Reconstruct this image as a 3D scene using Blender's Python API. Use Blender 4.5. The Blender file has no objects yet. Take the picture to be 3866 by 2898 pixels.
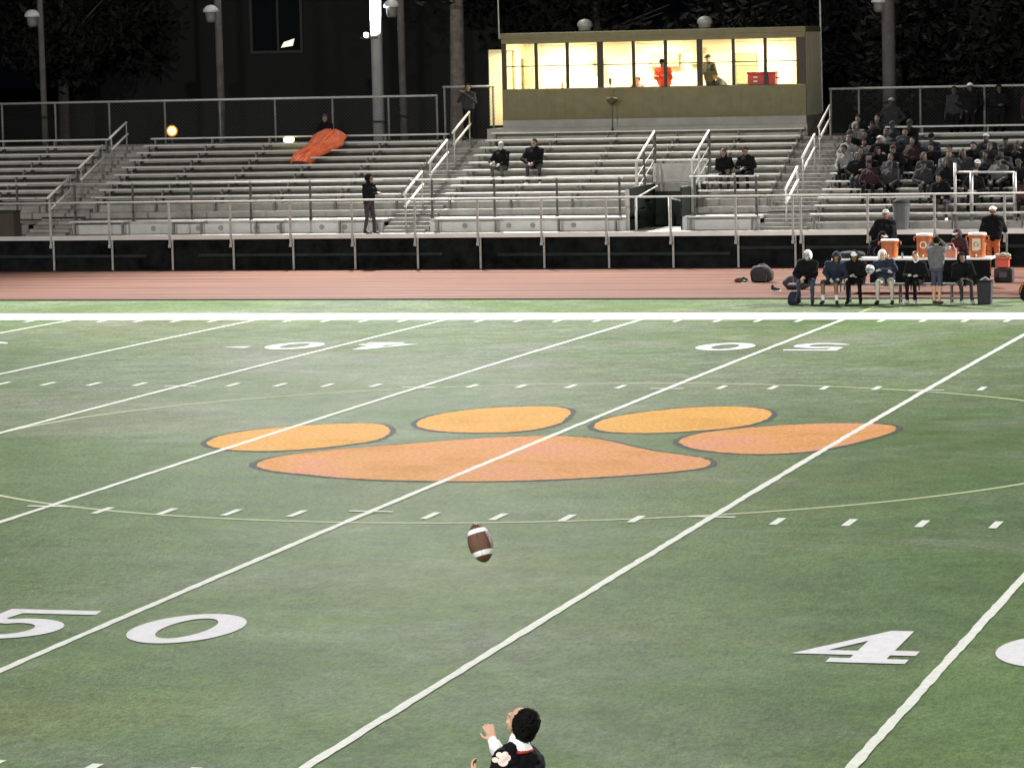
import bpy, bmesh, math, random
from mathutils import Vector, Matrix, noise
from mathutils.bvhtree import BVHTree
from mathutils.geometry import tessellate_polygon
R = math.radians
scene = bpy.context.scene
col = scene.collection
rng = random.Random(7)

# ------------------------------------------------------------------ camera
cd = bpy.data.cameras.new('camera'); cam = bpy.data.objects.new('camera', cd); col.objects.link(cam)
cr, cu, cf = Vector((.9596, .2805, -.0228)), Vector((-.0048, .0974, .9952)), Vector((-.2814, .9549, -.0948))
cam.matrix_world = Matrix(((cr.x, cu.x, -cf.x, 14.6304), (cr.y, cu.y, -cf.y, -51.1166), (cr.z, cu.z, -cf.z, 5.9472), (0, 0, 0, 1)))
cd.sensor_width = 36; cd.lens = 122.95; cd.clip_start = .5; cd.clip_end = 1200
scene.camera = cam
# ------------------------------------------------------------------ night sky
w = bpy.data.worlds.new('World'); scene.world = w; w.use_nodes = True
bgn = w.node_tree.nodes['Background']; bgn.inputs[0].default_value = (.35, .45, .8, 1); bgn.inputs[1].default_value = .0022
scene.view_settings.view_transform = 'Standard'; scene.view_settings.look = 'None'
scene.view_settings.exposure = 0; scene.view_settings.gamma = 1
# ------------------------------------------------------------------ floodlights on the stadium masts; two lamps placed only for their light
def flood(name, loc, target, power, angle, blend=.35, colr=(1, .99, .96), rad=.7):
    l = bpy.data.lights.new(name, 'SPOT'); l.energy = power; l.spot_size = R(angle); l.spot_blend = blend
    l.color = colr; l.shadow_soft_size = rad
    o = bpy.data.objects.new(name, l); col.objects.link(o); o.location = loc
    o.rotation_euler = (Vector(target) - Vector(loc)).to_track_quat('-Z', 'Y').to_euler()
    return o
flood('floodlight_far', (-21.2, 56, 25), (-3, 12, 0), 285000, 92, .6)
flood('floodlight_far', (38, 56, 25), (12, 12, 0), 300000, 92, .6)
flood('floodlight_near', (-26, -56, 25), (-12, 32, 0), 80000, 40, .7)
flood('floodlight_near', (34, -56, 25), (-9, 28, 0), 46000, 38, .7)
flood('floodlight_wide', (-26, -56, 25), (2, -8, 0), 42000, 92, .5)
flood('floodlight_wide', (12, -60, 26), (5, -8, 0), 84000, 92, .5)  # placed off the masts, behind the camera, to light the player's sleeve
flood('stand_fill', (-21.2, 56, 25), (-14, 47, 0), 9000, 120, .6)  # added lamp that brightens seat tops and treads

# ------------------------------------------------------------------ helpers
class MB:
    def __init__(s): s.v = []; s.f = []; s.m = []
    def add(s, vs, fs, mi=0):
        n = len(s.v); s.v += [tuple(v) for v in vs]; s.f += [tuple(i + n for i in f) for f in fs]; s.m += [mi] * len(fs)
    def box(s, x0, x1, y0, y1, z0, z1, mi=0):
        s.add([(x0, y0, z0), (x1, y0, z0), (x1, y1, z0), (x0, y1, z0), (x0, y0, z1), (x1, y0, z1), (x1, y1, z1), (x0, y1, z1)],
              [(0, 3, 2, 1), (4, 5, 6, 7), (0, 1, 5, 4), (1, 2, 6, 5), (2, 3, 7, 6), (3, 0, 4, 7)], mi)
    def bar(s, p0, p1, w, h=None, mi=0):
        p0, p1 = Vector(p0), Vector(p1); h = h or w
        d = (p1 - p0).normalized(); a = d.cross(Vector((0, 0, 1)))
        a = a.normalized() if a.length > 1e-4 else Vector((1, 0, 0)); b = a.cross(d)
        vs = [p + a * i * w / 2 + b * j * h / 2 for p in (p0, p1) for i, j in ((-1, -1), (1, -1), (1, 1), (-1, 1))]
        s.add(vs, [(0, 1, 2, 3), (7, 6, 5, 4), (0, 4, 5, 1), (1, 5, 6, 2), (2, 6, 7, 3), (3, 7, 4, 0)], mi)
    def tube(s, p0, p1, r0, r1=None, n=10, mi=0):
        p0, p1 = Vector(p0), Vector(p1); r1 = r0 if r1 is None else r1
        d = (p1 - p0).normalized(); a = d.orthogonal().normalized(); b = d.cross(a)
        vs = [p + (a * math.cos(t) + b * math.sin(t)) * r for p, r in ((p0, r0), (p1, r1)) for t in [2 * math.pi * i / n for i in range(n)]]
        fs = [(i, (i + 1) % n, n + (i + 1) % n, n + i) for i in range(n)] + [tuple(range(n - 1, -1, -1)), tuple(range(n, 2 * n))]
        s.add(vs, fs, mi)
    def lathe(s, prof, c=(0, 0, 0), n=20, mi=0):
        c = Vector(c); vs = []; fs = []
        for r, z in prof:
            for i in range(n):
                t = 2 * math.pi * i / n; vs.append(c + Vector((r * math.cos(t), r * math.sin(t), z)))
        for k in range(len(prof) - 1):
            for i in range(n): j = (i + 1) % n; fs.append((k * n + i, k * n + j, k * n + n + j, k * n + n + i))
        fs.append(tuple(range(n - 1, -1, -1))); m = (len(prof) - 1) * n; fs.append(tuple(range(m, m + n)))
        s.add(vs, fs, mi)
    def build(s, name, mats, parent=None, smooth=False, bevel=0, loc=None):
        me = bpy.data.meshes.new(name); me.from_pydata(s.v, [], s.f)
        for m in (mats if isinstance(mats, (list, tuple)) else [mats]): me.materials.append(m)
        me.polygons.foreach_set('material_index', s.m)
        if smooth: me.polygons.foreach_set('use_smooth', [True] * len(s.f))
        me.update(); o = bpy.data.objects.new(name, me); col.objects.link(o)
        if parent: o.parent = parent
        if loc: o.location = loc
        if bevel:
            b = o.modifiers.new('b', 'BEVEL'); b.width = bevel; b.segments = 2; b.limit_method = 'ANGLE'
        return o
def each(mb, name, mats, make):
    par = list(range(len(mb.v)))
    def fd(a):
        while par[a] != a: par[a] = par[par[a]]; a = par[a]
        return a
    for f in mb.f:
        for i in f[1:]: par[fd(i)] = fd(f[0])
    groups = {}
    for f, mi in zip(mb.f, mb.m): groups.setdefault(fd(f[0]), []).append((f, mi))
    for g_ in groups.values():
        ids = sorted({i for f, _ in g_ for i in f}); mp = {a: b for b, a in enumerate(ids)}; q = MB()
        q.v = [mb.v[i] for i in ids]; q.f = [tuple(mp[i] for i in f) for f, _ in g_]; q.m = [mi for _, mi in g_]
        make(q, name, mats)
def tag(o, label=None, cat=None, group=None, kind=None):
    if label: o['label'] = label
    if cat: o['category'] = cat
    if group: o['group'] = group
    if kind: o['kind'] = kind
    return o
def thing(name, label, cat, loc=(0, 0, 0), rz=0, group=None):
    o = bpy.data.objects.new(name, None); col.objects.link(o); o.location = loc; o.rotation_euler = (0, 0, rz)
    o.empty_display_size = .2
    return tag(o, label, cat, group)
_mats = {}
def mat(name, c, rough=.7, metal=0, var=.12, scale=4, bump=0, spec=.4, emis=None, es=0, coord='Object'):
    if name in _mats: return _mats[name]
    m = bpy.data.materials.new(name); m.use_nodes = True; nt = m.node_tree; p = nt.nodes['Principled BSDF']
    p.inputs['Roughness'].default_value = rough; p.inputs['Metallic'].default_value = metal
    p.inputs['Specular IOR Level'].default_value = spec
    tc = nt.nodes.new('ShaderNodeTexCoord'); nz = nt.nodes.new('ShaderNodeTexNoise')
    nz.inputs['Scale'].default_value = scale; nz.inputs['Detail'].default_value = 6; nz.inputs['Roughness'].default_value = .65
    nt.links.new(tc.outputs[coord], nz.inputs['Vector'])
    rp = nt.nodes.new('ShaderNodeValToRGB')
    rp.color_ramp.elements[0].position = .3; rp.color_ramp.elements[1].position = .7
    rp.color_ramp.elements[0].color = (*[x * (1 - var) for x in c], 1); rp.color_ramp.elements[1].color = (*[min(1, x * (1 + var)) for x in c], 1)
    nt.links.new(nz.outputs['Fac'], rp.inputs[0]); nt.links.new(rp.outputs[0], p.inputs['Base Color'])
    if bump:
        b = nt.nodes.new('ShaderNodeBump'); b.inputs['Strength'].default_value = bump; b.inputs['Distance'].default_value = .02
        nt.links.new(nz.outputs['Fac'], b.inputs['Height']); nt.links.new(b.outputs[0], p.inputs['Normal'])
    if emis: p.inputs['Emission Color'].default_value = (*emis, 1); p.inputs['Emission Strength'].default_value = es
    _mats[name] = m; return m
ALU = mat('seat_aluminium', (.54, .53, .50), .5, 0, .1, 3)
DECK = mat('deck_aluminium', (.33, .32, .30), .6, .2, .22, 2.2)
STEP = mat('dimmed_step', (.17, .165, .155), .7, .1, .3, 2)  # deck metal in a darker colour, offsetting strong light on the aisles
RISER = mat('riser_metal', (.27, .258, .23), .7, .1, .25, 2)
GALV = mat('galvanised_pipe', (.42, .42, .40), .5, .4, .15, 6)
POSTM = mat('rail_post', (.34, .34, .32), .6, .1, .2, 6)
FRAIL = mat('front_rail', (.60, .59, .56), .5, 0, .1, 6)
FPOST = mat('fence_post', (.16, .16, .155), .7, 0, .2, 6)
RAILW = mat('handrail_metal', (.74, .73, .69), .4, 0, .06, 5)
DARKST = mat('dark_steel', (.07, .07, .065), .6, .2, .2, 4)
SCREEN = mat('dark_windscreen', (.0085, .010, .0095), .95, 0, .8, 2.2, 0, .06)
SCREEN2 = mat('screen_band', (.024, .031, .029), .9, 0, .3, 2, 0, .1)
BLACK = mat('black_fabric', (.008, .008, .009), .9, 0, .3, 9, .3, .1)
NAVY = mat('navy_fabric', (.012, .016, .032), .85, 0, .3, 9, .3)
CHAR = mat('charcoal_fabric', (.024, .025, .028), .85, 0, .3, 9, .3)
GREY = mat('grey_fabric', (.12, .12, .125), .85, 0, .25, 9, .3)
LGREY = mat('light_grey_fabric', (.38, .38, .37), .85, 0, .2, 9, .3)
OLIVE = mat('olive_fabric', (.06, .06, .04), .85, 0, .25, 9, .3)
CREAM = mat('cream_fabric', (.46, .43, .36), .85, 0, .15, 9, .3)
MAROON = mat('maroon_fabric', (.045, .014, .016), .85, 0, .3, 9, .3)
BROWNF = mat('brown_fabric', (.055, .038, .03), .85, 0, .3, 9, .3)
BLUEJ = mat('denim', (.04, .05, .08), .85, 0, .3, 9, .3)
TEAL = mat('teal_fabric', (.016, .03, .028), .85, 0, .3, 9, .3)
WHITEF = mat('white_fabric', (.80, .80, .77), .8, 0, .06, 9, .2)
ORANGEF = mat('orange_fabric', (.40, .105, .03), .7, 0, .15, 5, .4)
REDF = mat('red_fabric', (.50, .035, .03), .7, 0, .15, 5, .3)
SKIN = mat('skin', (.55, .33, .22), .55, 0, .1, 14, 0)
SKIN2 = mat('skin_brown', (.22, .12, .075), .55, 0, .12, 14, 0)
SKIN3 = mat('skin_dim', (.20, .13, .095), .6, 0, .12, 14, 0)
HAIRB = mat('black_hair', (.005, .0045, .004), .85, 0, .5, 60, .6, .12)
HAIRN = mat('brown_hair', (.05, .028, .018), .7, 0, .4, 40, .5)
HAIRG = mat('grey_hair', (.36, .37, .34), .7, 0, .2, 40, .5)
DARK = mat('dark_shoe', (.012, .012, .012), .6, 0, .2, 9)
EYE = mat('eye_dark', (.01, .008, .008), .2, 0, 0, 9)
ORP = mat('orange_plastic', (.44, .125, .038), .4, 0, .12, 7)
WHP = mat('white_plastic', (.80, .80, .80), .35, 0, .05, 5)
REDP = mat('red_plastic', (.55, .045, .05), .4, 0, .1, 5)

# ------------------------------------------------------------------ ground, turf, track
CROWN = .09715
def zf(y): return -CROWN * min(1, abs(y) / 24.384) ** 2
ROT = mat('bare_ground', (.028, .026, .022), .95, 0, .4, .3, .3)
g = MB(); g.add([(-700, -700, -.16), (700, -700, -.16), (700, 700, -.16), (-700, 700, -.16)], [(0, 1, 2, 3)])
tag(g.build('ground', ROT), kind='structure')

def turf_material():
    m = bpy.data.materials.new('turf'); m.use_nodes = True; nt = m.node_tree; N = nt.nodes; L = nt.links; p = N['Principled BSDF']
    p.inputs['Roughness'].default_value = .6; p.inputs['Specular IOR Level'].default_value = .012
    tc = N.new('ShaderNodeTexCoord')
    def nz(scale, det, sc=(1, 1, 1), rough=.6, dist=0):
        mp = N.new('ShaderNodeMapping'); mp.inputs['Scale'].default_value = sc; L.new(tc.outputs['Object'], mp.inputs[0])
        n = N.new('ShaderNodeTexNoise'); n.inputs['Scale'].default_value = scale; n.inputs['Detail'].default_value = det
        n.inputs['Roughness'].default_value = rough; n.inputs['Distortion'].default_value = dist; L.new(mp.outputs[0], n.inputs[0]); return n.outputs['Fac']
    def ramp(f, a, b, ca, cb):
        r = N.new('ShaderNodeValToRGB'); r.color_ramp.elements[0].position = a; r.color_ramp.elements[1].position = b
        r.color_ramp.elements[0].color = (*ca, 1); r.color_ramp.elements[1].color = (*cb, 1); L.new(f, r.inputs[0]); return r.outputs[0]
    def mix(t, f, a, b):
        x = N.new('ShaderNodeMix'); x.data_type = 'RGBA'; x.blend_type = t
        if isinstance(f, (int, float)): x.inputs[0].default_value = f
        else: L.new(f, x.inputs[0])
        L.new(a, x.inputs[6]); L.new(b, x.inputs[7]); return x.outputs[2]
    base = ramp(nz(.16, 3), .35, .65, (.096, .158, .044), (.087, .148, .056))          # big drifts of green
    yel = ramp(nz(.11, 2, (1, 1.4, 1), dist=.4), .5, .66, (0, 0, 0), (.6, .6, .6))
    yc = N.new('ShaderNodeRGB'); yc.outputs[0].default_value = (.140, .160, .056, 1)
    c = mix('MIX', yel, base, yc.outputs[0])
    sx = N.new('ShaderNodeSeparateXYZ'); L.new(tc.outputs['Object'], sx.inputs[0])
    def mth(op, a, b=None):
        q = N.new('ShaderNodeMath'); q.operation = op
        for i_, v_ in enumerate((a, b)):
            if v_ is None: continue
            if isinstance(v_, (int, float)): q.inputs[i_].default_value = v_
            else: L.new(v_, q.inputs[i_])
        return q.outputs[0]
    dy = mth('MULTIPLY', mth('SUBTRACT', sx.outputs[1], 9.), .125); band = mth('POWER', 2.718, mth('MULTIPLY', mth('MULTIPLY', dy, dy), -1.))   # wear peaks round midfield, and stands in for floodlight sheen
    wear_sheen = ramp(mth('ADD', nz(.22, 6, (.8, 1.1, 1), .72, .8), mth('ADD', mth('MULTIPLY', band, .15), mth('MULTIPLY', mth('MINIMUM', mth('MAXIMUM', mth('MULTIPLY', mth('SUBTRACT', sx.outputs[1], 8.), .06), 0.), 1.), .15))), .48, .84, (0, 0, 0), (.78, .78, .78))      # scuffed patches; floodlight sheen towards the far side painted in too
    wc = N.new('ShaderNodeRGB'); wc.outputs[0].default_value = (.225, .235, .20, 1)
    c = mix('MIX', wear_sheen, c, wc.outputs[0])
    wn = N.new('ShaderNodeTexWhiteNoise'); wn.noise_dimensions = '1D'; L.new(mth('FLOOR', mth('MULTIPLY', sx.outputs[0], 1 / 4.572)), wn.inputs['W'])   # each roll of turf is a little different
    c = mix('MULTIPLY', 1, c, ramp(wn.outputs['Value'], 0, 1, (.90, .91, .90), (1.09, 1.08, 1.07)))
    c = mix('MULTIPLY', 1, c, ramp(nz(.35, 4, (1, 1, 1), .6, .3), .3, .7, (.82, .83, .82), (1.16, 1.15, 1.16)))
    med = ramp(nz(1.9, 7, (1, .8, 1), .75), .25, .75, (.64, .66, .64), (1.34, 1.32, 1.34))
    c = mix('MULTIPLY', 1, c, med)
    fine = nz(17, 5, (1, .45, 1), .75)
    c = mix('MULTIPLY', 1, c, ramp(fine, .25, .75, (.52, .53, .52), (1.47, 1.46, 1.47)))
    spk = ramp(nz(70, 2, (1, .3, 1), .8), .3, .7, (.72, .72, .72), (1.28, 1.28, 1.28))
    c = mix('MULTIPLY', 1, c, spk)
    L.new(c, p.inputs['Base Color'])
    b = N.new('ShaderNodeBump'); b.inputs['Strength'].default_value = .55; b.inputs['Distance'].default_value = .03
    L.new(fine, b.inputs['Height']); L.new(b.outputs[0], p.inputs['Normal'])
    return m
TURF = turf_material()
t = MB(); ys = [-62 + i * 1.0 for i in range(38)] + [-24.384 + i * 1.016 for i in range(49)] + [24.384, 30.5]
ys = sorted(set(ys)); xs = (-64, 64)
for i, y in enumerate(ys): t.v += [(xs[0], y, zf(y)), (xs[1], y, zf(y))]
t.f = [(2 * i, 2 * i + 1, 2 * i + 3, 2 * i + 2) for i in range(len(ys) - 1)]; t.m = [0] * len(t.f)
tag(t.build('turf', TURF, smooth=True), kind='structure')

TRACK = bpy.data.materials.new('running_track'); TRACK.use_nodes = True
def track_material(m):
    nt = m.node_tree; N = nt.nodes; L = nt.links; p = N['Principled BSDF']; p.inputs['Roughness'].default_value = .85; p.inputs['Specular IOR Level'].default_value = .15
    tc = N.new('ShaderNodeTexCoord'); mp = N.new('ShaderNodeMapping'); mp.inputs['Scale'].default_value = (.12, 1.2, 1); L.new(tc.outputs['Object'], mp.inputs[0])
    n1 = N.new('ShaderNodeTexNoise'); n1.inputs['Scale'].default_value = 1.1; n1.inputs['Detail'].default_value = 6; L.new(mp.outputs[0], n1.inputs[0])
    n2 = N.new('ShaderNodeTexNoise'); n2.inputs['Scale'].default_value = 22; n2.inputs['Detail'].default_value = 3; L.new(tc.outputs['Object'], n2.inputs[0])
    r = N.new('ShaderNodeValToRGB'); r.color_ramp.elements[0].position = .3; r.color_ramp.elements[1].position = .72
    r.color_ramp.elements[0].color = (.095, .041, .028, 1); r.color_ramp.elements[1].color = (.158, .074, .050, 1); L.new(n1.outputs[0], r.inputs[0])
    x = N.new('ShaderNodeMix'); x.data_type = 'RGBA'; x.blend_type = 'MULTIPLY'; x.inputs[0].default_value = 1
    r2 = N.new('ShaderNodeValToRGB'); r2.color_ramp.elements[0].color = (.7, .7, .7, 1); r2.color_ramp.elements[1].color = (1.3, 1.3, 1.3, 1); L.new(n2.outputs[0], r2.inputs[0])
    L.new(r.outputs[0], x.inputs[6]); L.new(r2.outputs[0], x.inputs[7]); L.new(x.outputs[2], p.inputs['Base Color'])
track_material(TRACK)
t = MB(); t.add([(-64, 30.56, -.097), (64, 30.56, -.097), (64, 42.45, -.097), (-64, 42.45, -.097)], [(0, 1, 2, 3)])
tag(t.build('running_track', TRACK), kind='structure')
t = MB(); t.box(-64, 64, 30.5, 30.56, -.12, -.06)
tag(t.build('track_kerb', mat('kerb', (.10, .075, .06), .8)), kind='structure')
LANE = mat('lane_paint', (.27, .16, .135), .85, 0, .3, 2)
t = MB()
for k in range(1, 10):
    y = 30.9 + k * 1.14; t.add([(-64, y, -.093), (64, y, -.093), (64, y + .05, -.093), (-64, y + .05, -.093)], [(0, 1, 2, 3)])
tag(t.build('track_lanes', LANE), kind='structure')

# ------------------------------------------------------------------ painted markings
def paint_material(name, c, fade=.25, thr=.62, show=.27):
    m = bpy.data.materials.new(name); m.use_nodes = True; nt = m.node_tree; N = nt.nodes; L = nt.links; p = N['Principled BSDF']
    p.inputs['Roughness'].default_value = .8; p.inputs['Specular IOR Level'].default_value = .08
    tc = N.new('ShaderNodeTexCoord'); n = N.new('ShaderNodeTexNoise'); n.inputs['Scale'].default_value = 9; n.inputs['Detail'].default_value = 7; n.inputs['Roughness'].default_value = .75
    L.new(tc.outputs['Object'], n.inputs[0])
    r = N.new('ShaderNodeValToRGB'); r.color_ramp.elements[0].position = .28; r.color_ramp.elements[1].position = thr
    r.color_ramp.elements[0].color = (*[x * (1 - fade) for x in c], 1); r.color_ramp.elements[1].color = (*c, 1)
    L.new(n.outputs[0], r.inputs[0])
    n3 = N.new('ShaderNodeTexNoise'); n3.inputs['Scale'].default_value = 42; n3.inputs['Detail'].default_value = 4; n3.inputs['Roughness'].default_value = .7; L.new(tc.outputs['Object'], n3.inputs[0])
    r3 = N.new('ShaderNodeValToRGB'); r3.color_ramp.elements[0].position = show; r3.color_ramp.elements[1].position = show + .12; r3.color_ramp.elements[0].color = (.11, .15, .06, 1); r3.color_ramp.elements[1].color = (1, 1, 1, 1); L.new(n3.outputs[0], r3.inputs[0])
    x3 = N.new('ShaderNodeMix'); x3.data_type = 'RGBA'; x3.blend_type = 'MULTIPLY'; x3.inputs[0].default_value = 1; L.new(r.outputs[0], x3.inputs[6]); L.new(r3.outputs[0], x3.inputs[7]); L.new(x3.outputs[2], p.inputs['Base Color'])
    b = N.new('ShaderNodeBump'); b.inputs['Strength'].default_value = .3; b.inputs['Distance'].default_value = .02; L.new(n.outputs[0], b.inputs['Height']); L.new(b.outputs[0], p.inputs['Normal'])
    return m
WHITE = paint_material('white_turf_paint', (.74, .75, .69))
WNUM = paint_material('white_number_paint', (.70, .69, .72), .2)
def quad(mb, x0, x1, y0, y1, dz, step=1.016, jit=0):
    n = max(1, int(abs(y1 - y0) / step)); row = []
    for i in range(n + 1):
        a = y0 + (y1 - y0) * i / n; row.append((x0 + rng.uniform(-jit, jit), x1 + rng.uniform(-jit, jit), a))
    for (a0, b0, a), (a1, b1, b) in zip(row, row[1:]):
        mb.add([(a0, a, zf(a) + dz), (b0, a, zf(a) + dz), (b1, b, zf(b) + dz), (a1, b, zf(b) + dz)], [(0, 1, 2, 3)])
YD = .9144; LW = .052
m = MB()
for k in range(-8, 6): quad(m, k * 5 * YD - LW, k * 5 * YD + LW, -24.384, 24.384, .009, .22, .009)
tag(m.build('yard_lines', WHITE), kind='structure')
m = MB()
for k in range(-46, 28):
    x = k * YD
    if k % 5:
        for y0, y1 in ((-8.74, -8.13), (8.13, 8.74), (23.65, 24.26), (-24.26, -23.65)): quad(m, x - LW, x + LW, y0, y1, .009)
    else:
        for y in (-8.128, 8.128): quad(m, x - .305, x + .305, y - .045, y + .045, .010)
tag(m.build('hash_marks', WHITE), kind='structure')
m = MB(); quad(m, -64, 64, 24.386, 26.26, .006); quad(m, -64, 64, -26.26, -24.386, .006)
tag(m.build('sideline_border', WHITE), kind='structure')
m = MB(); quad(m, -.05, .05, 26.26, 27.95, .006)
tag(m.build('midfield_stub_line', paint_material('yellow_line_paint', (.36, .40, .17), .35)), kind='structure')
m = MB(); n = 220
for i in range(n):
    p = []
    for t_ in (i, i + 1):
        a = 2 * math.pi * t_ / n
        for r_ in (9.10, 9.19): p.append((r_ * math.cos(a), r_ * math.sin(a), zf(r_ * math.sin(a)) + .0055))
    m.add(p, [(0, 1, 3, 2)])
tag(m.build('centre_circle', paint_material('faded_yellow_paint', (.52, .56, .34), .25)), kind='structure')

def polysheet(mb, loops, dz, mi=0):
    vs = [p for lp in loops for p in lp]
    tris = tessellate_polygon([[Vector((x, y, 0)) for x, y in lp] for lp in loops])
    mb.add([(x, y, zf(y) + dz) for x, y in vs], [tuple(t) for t in tris], mi)
def ell(cx, cy, rx, ry, n=48): return [(cx + rx * math.cos(2 * math.pi * i / n), cy + ry * math.sin(2 * math.pi * i / n)) for i in range(n)]
# digit outlines in a 1.22 x 1.83 m box centred on the origin
def arc(cx, cy, rx, ry, a0, a1, n): return [(cx + rx * math.cos(R(a0 + (a1 - a0) * i / n)), cy + ry * math.sin(R(a0 + (a1 - a0) * i / n))) for i in range(n + 1)]
DIG = {
 '0': [ell(0, 0, .58, .91), ell(0, 0, .26, .62)],
 '5': [[(-.50, .91), (.56, .91), (.60, .66), (-.26, .66), (-.30, .32)] + arc(.02, -.28, .56, .62, 118, -160, 26)[0:] + [(-.25, -.52)] + arc(-.0, -.30, .27, .36, -140, 125, 20) + [(-.50, .10)]],
 '4': [[(-.62, -.50), (.13, .91), (.36, .91), (.36, -.22), (.61, -.22), (.61, -.47), (.36, -.47), (.36, -.68), (.58, -.68), (.58, -.91), (-.20, -.91), (-.20, -.68), (.0, -.68), (.0, -.50)],
       [(-.30, -.27), (.0, -.27), (.0, .30)]],
 '3': [[(-.55, .91), (.50, .91), (.55, .70), (.18, .28)] + arc(.0, -.28, .56, .62, 62, -165, 24) + [(-.28, -.50)] + arc(-.02, -.30, .28, .36, -150, 88, 20) + [(-.14, .10), (-.14, .26), (.14, .66), (-.52, .66)]],
}
def digit(mb, ch, cx, cy, flip):
    s = -1 if flip else 1
    polysheet(mb, [[(cx + s * x, cy + s * y) for x, y in lp] for lp in DIG[ch]], .009)
m = MB()
for k, a, b in ((-4, '3', '0'), (-2, '4', '0'), (0, '5', '0'), (2, '4', '0')):
    X = k * 5 * YD
    digit(m, a, X - .96, -17.07, False); digit(m, b, X + .96, -17.07, False)
    digit(m, b, X - .96, 16.95, True); digit(m, a, X + .96, 16.95, True)
    if k < 0:
        for yy in (16.6, -17.0): polysheet(m, [[(X - 2.42, yy), (X - 1.86, yy + .23), (X - 1.86, yy - .23)]], .009)
tag(m.build('field_numbers', WNUM), kind='structure')

PAW = [
 [(-5.16,-.77),(-5.3,.0),(-5.27,.5),(-5.12,1.0),(-4.83,1.43),(-4.48,1.78),(-3.99,2.1),(-3.55,2.18),(-3.2,1.98),(-2.85,1.3),(-2.65,.55),(-2.61,-.24),(-2.82,-.73),(-3.11,-1.22),(-3.47,-1.56),(-3.89,-1.72),(-4.39,-1.64),(-4.82,-1.31)],
 [(-2.67,2.09),(-2.82,2.96),(-2.75,3.7),(-2.52,4.3),(-2.2,4.68),(-1.9,4.88),(-1.54,5.0),(-1.16,4.95),(-.85,4.61),(-.64,4.06),(-.47,3.16),(-.38,2.45),(-.44,1.76),(-.65,1.28),(-.95,1.04),(-1.48,.99),(-1.95,1.13),(-2.35,1.5)],
 [(.29,2.08),(.2,2.84),(.3,3.57),(.6,4.25),(1.06,4.85),(1.54,5.15),(2.05,5.12),(2.45,4.78),(2.71,4.18),(2.82,3.39),(2.78,2.69),(2.57,2.05),(2.18,1.6),(1.7,1.25),(1.21,1.13),(.75,1.27),(.44,1.65)],
 [(2.18,0.),(2.15,.79),(2.38,1.46),(2.86,2.05),(3.45,2.53),(3.99,2.76),(4.53,2.76),(4.9,2.57),(5.11,2.18),(5.14,1.52),(5.02,.75),(4.78,-.2),(4.47,-.95),(4.09,-1.33),(3.6,-1.43),(3.02,-1.21),(2.52,-.72)],
 [(-3.37,-3.37),(-3.44,-2.7),(-3.27,-2.1),(-2.91,-1.53),(-2.4,-1.0),(-1.93,-.58),(-1.5,-.15),(-1.07,.2),(-.6,.48),(-.15,.62),(.25,.62),(.67,.42),(1.1,.0),(1.55,-.58),(2.09,-1.2),(2.6,-1.62),(3.0,-2.0),(3.26,-2.52),(3.29,-3.05),(3.1,-3.45),(2.66,-3.9),(2.05,-4.33),(1.46,-4.65),(.84,-4.87),(.25,-4.97),(-.4,-4.97),(-1.05,-4.89),(-1.62,-4.73),(-2.15,-4.47),(-2.69,-4.18),(-3.11,-3.82)]]
def catmull(P, k=5):
    out = []; n = len(P)
    for i in range(n):
        p0, p1, p2, p3 = [Vector((*P[(i + j) % n], 0)) for j in (-1, 0, 1, 2)]
        for s in range(k):
            u = s / k; v = .5 * ((2 * p1) + (p2 - p0) * u + (2 * p0 - 5 * p1 + 4 * p2 - p3) * u * u + (3 * p1 - p0 - 3 * p2 + p3) * u ** 3); out.append((v.x, v.y))
    return out
def offset(P, d):
    out = []; n = len(P)
    for i in range(n):
        a, b = Vector(P[i - 1]), Vector(P[(i + 1) % n]); t_ = (b - a).normalized(); out.append((P[i][0] - t_.y * d, P[i][1] + t_.x * d))
    return out
def refine(mb, P, dz):            # fan rings from the centroid so that the sheet follows the crown
    n = len(P); cx = sum(p[0] for p in P) / n; cy = sum(p[1] for p in P) / n
    rings = [1, .8, .6, .4, .2]; vs = []; fs = []
    for r_ in rings: vs += [(cx + (x - cx) * r_, cy + (y - cy) * r_) for x, y in P]
    vs.append((cx, cy))
    for k in range(4):
        for i in range(n): j = (i + 1) % n; fs.append((k * n + i, k * n + j, k * n + n + j, k * n + n + i))
    for i in range(n): fs.append((4 * n + i, 4 * n + (i + 1) % n, 5 * n))
    mb.add([(x, y, zf(y) + dz) for x, y in vs], fs)
OUTL = paint_material('navy_turf_paint', (.026, .034, .034), .45)
m = MB(); e = MB()
for P in PAW:
    c_ = catmull(P, 9); ar = sum(c_[i - 1][0] * c_[i][1] - c_[i][0] * c_[i - 1][1] for i in range(len(c_)))
    o_ = offset(c_, -.095 if ar > 0 else .095); jt = lambda P_, a_: [(x_ + a_ * noise.noise(Vector((x_ * 9, y_ * 9, 1))), y_ + a_ * noise.noise(Vector((x_ * 9, y_ * 9, 5)))) for x_, y_ in P_]
    refine(m, jt(o_, .045), .0038); n_f = len(e.f); refine(e, jt(c_, .035), .0065); e.m[n_f:] = [0 if P in PAW[0:3] else 1] * (len(e.f) - n_f)
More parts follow.
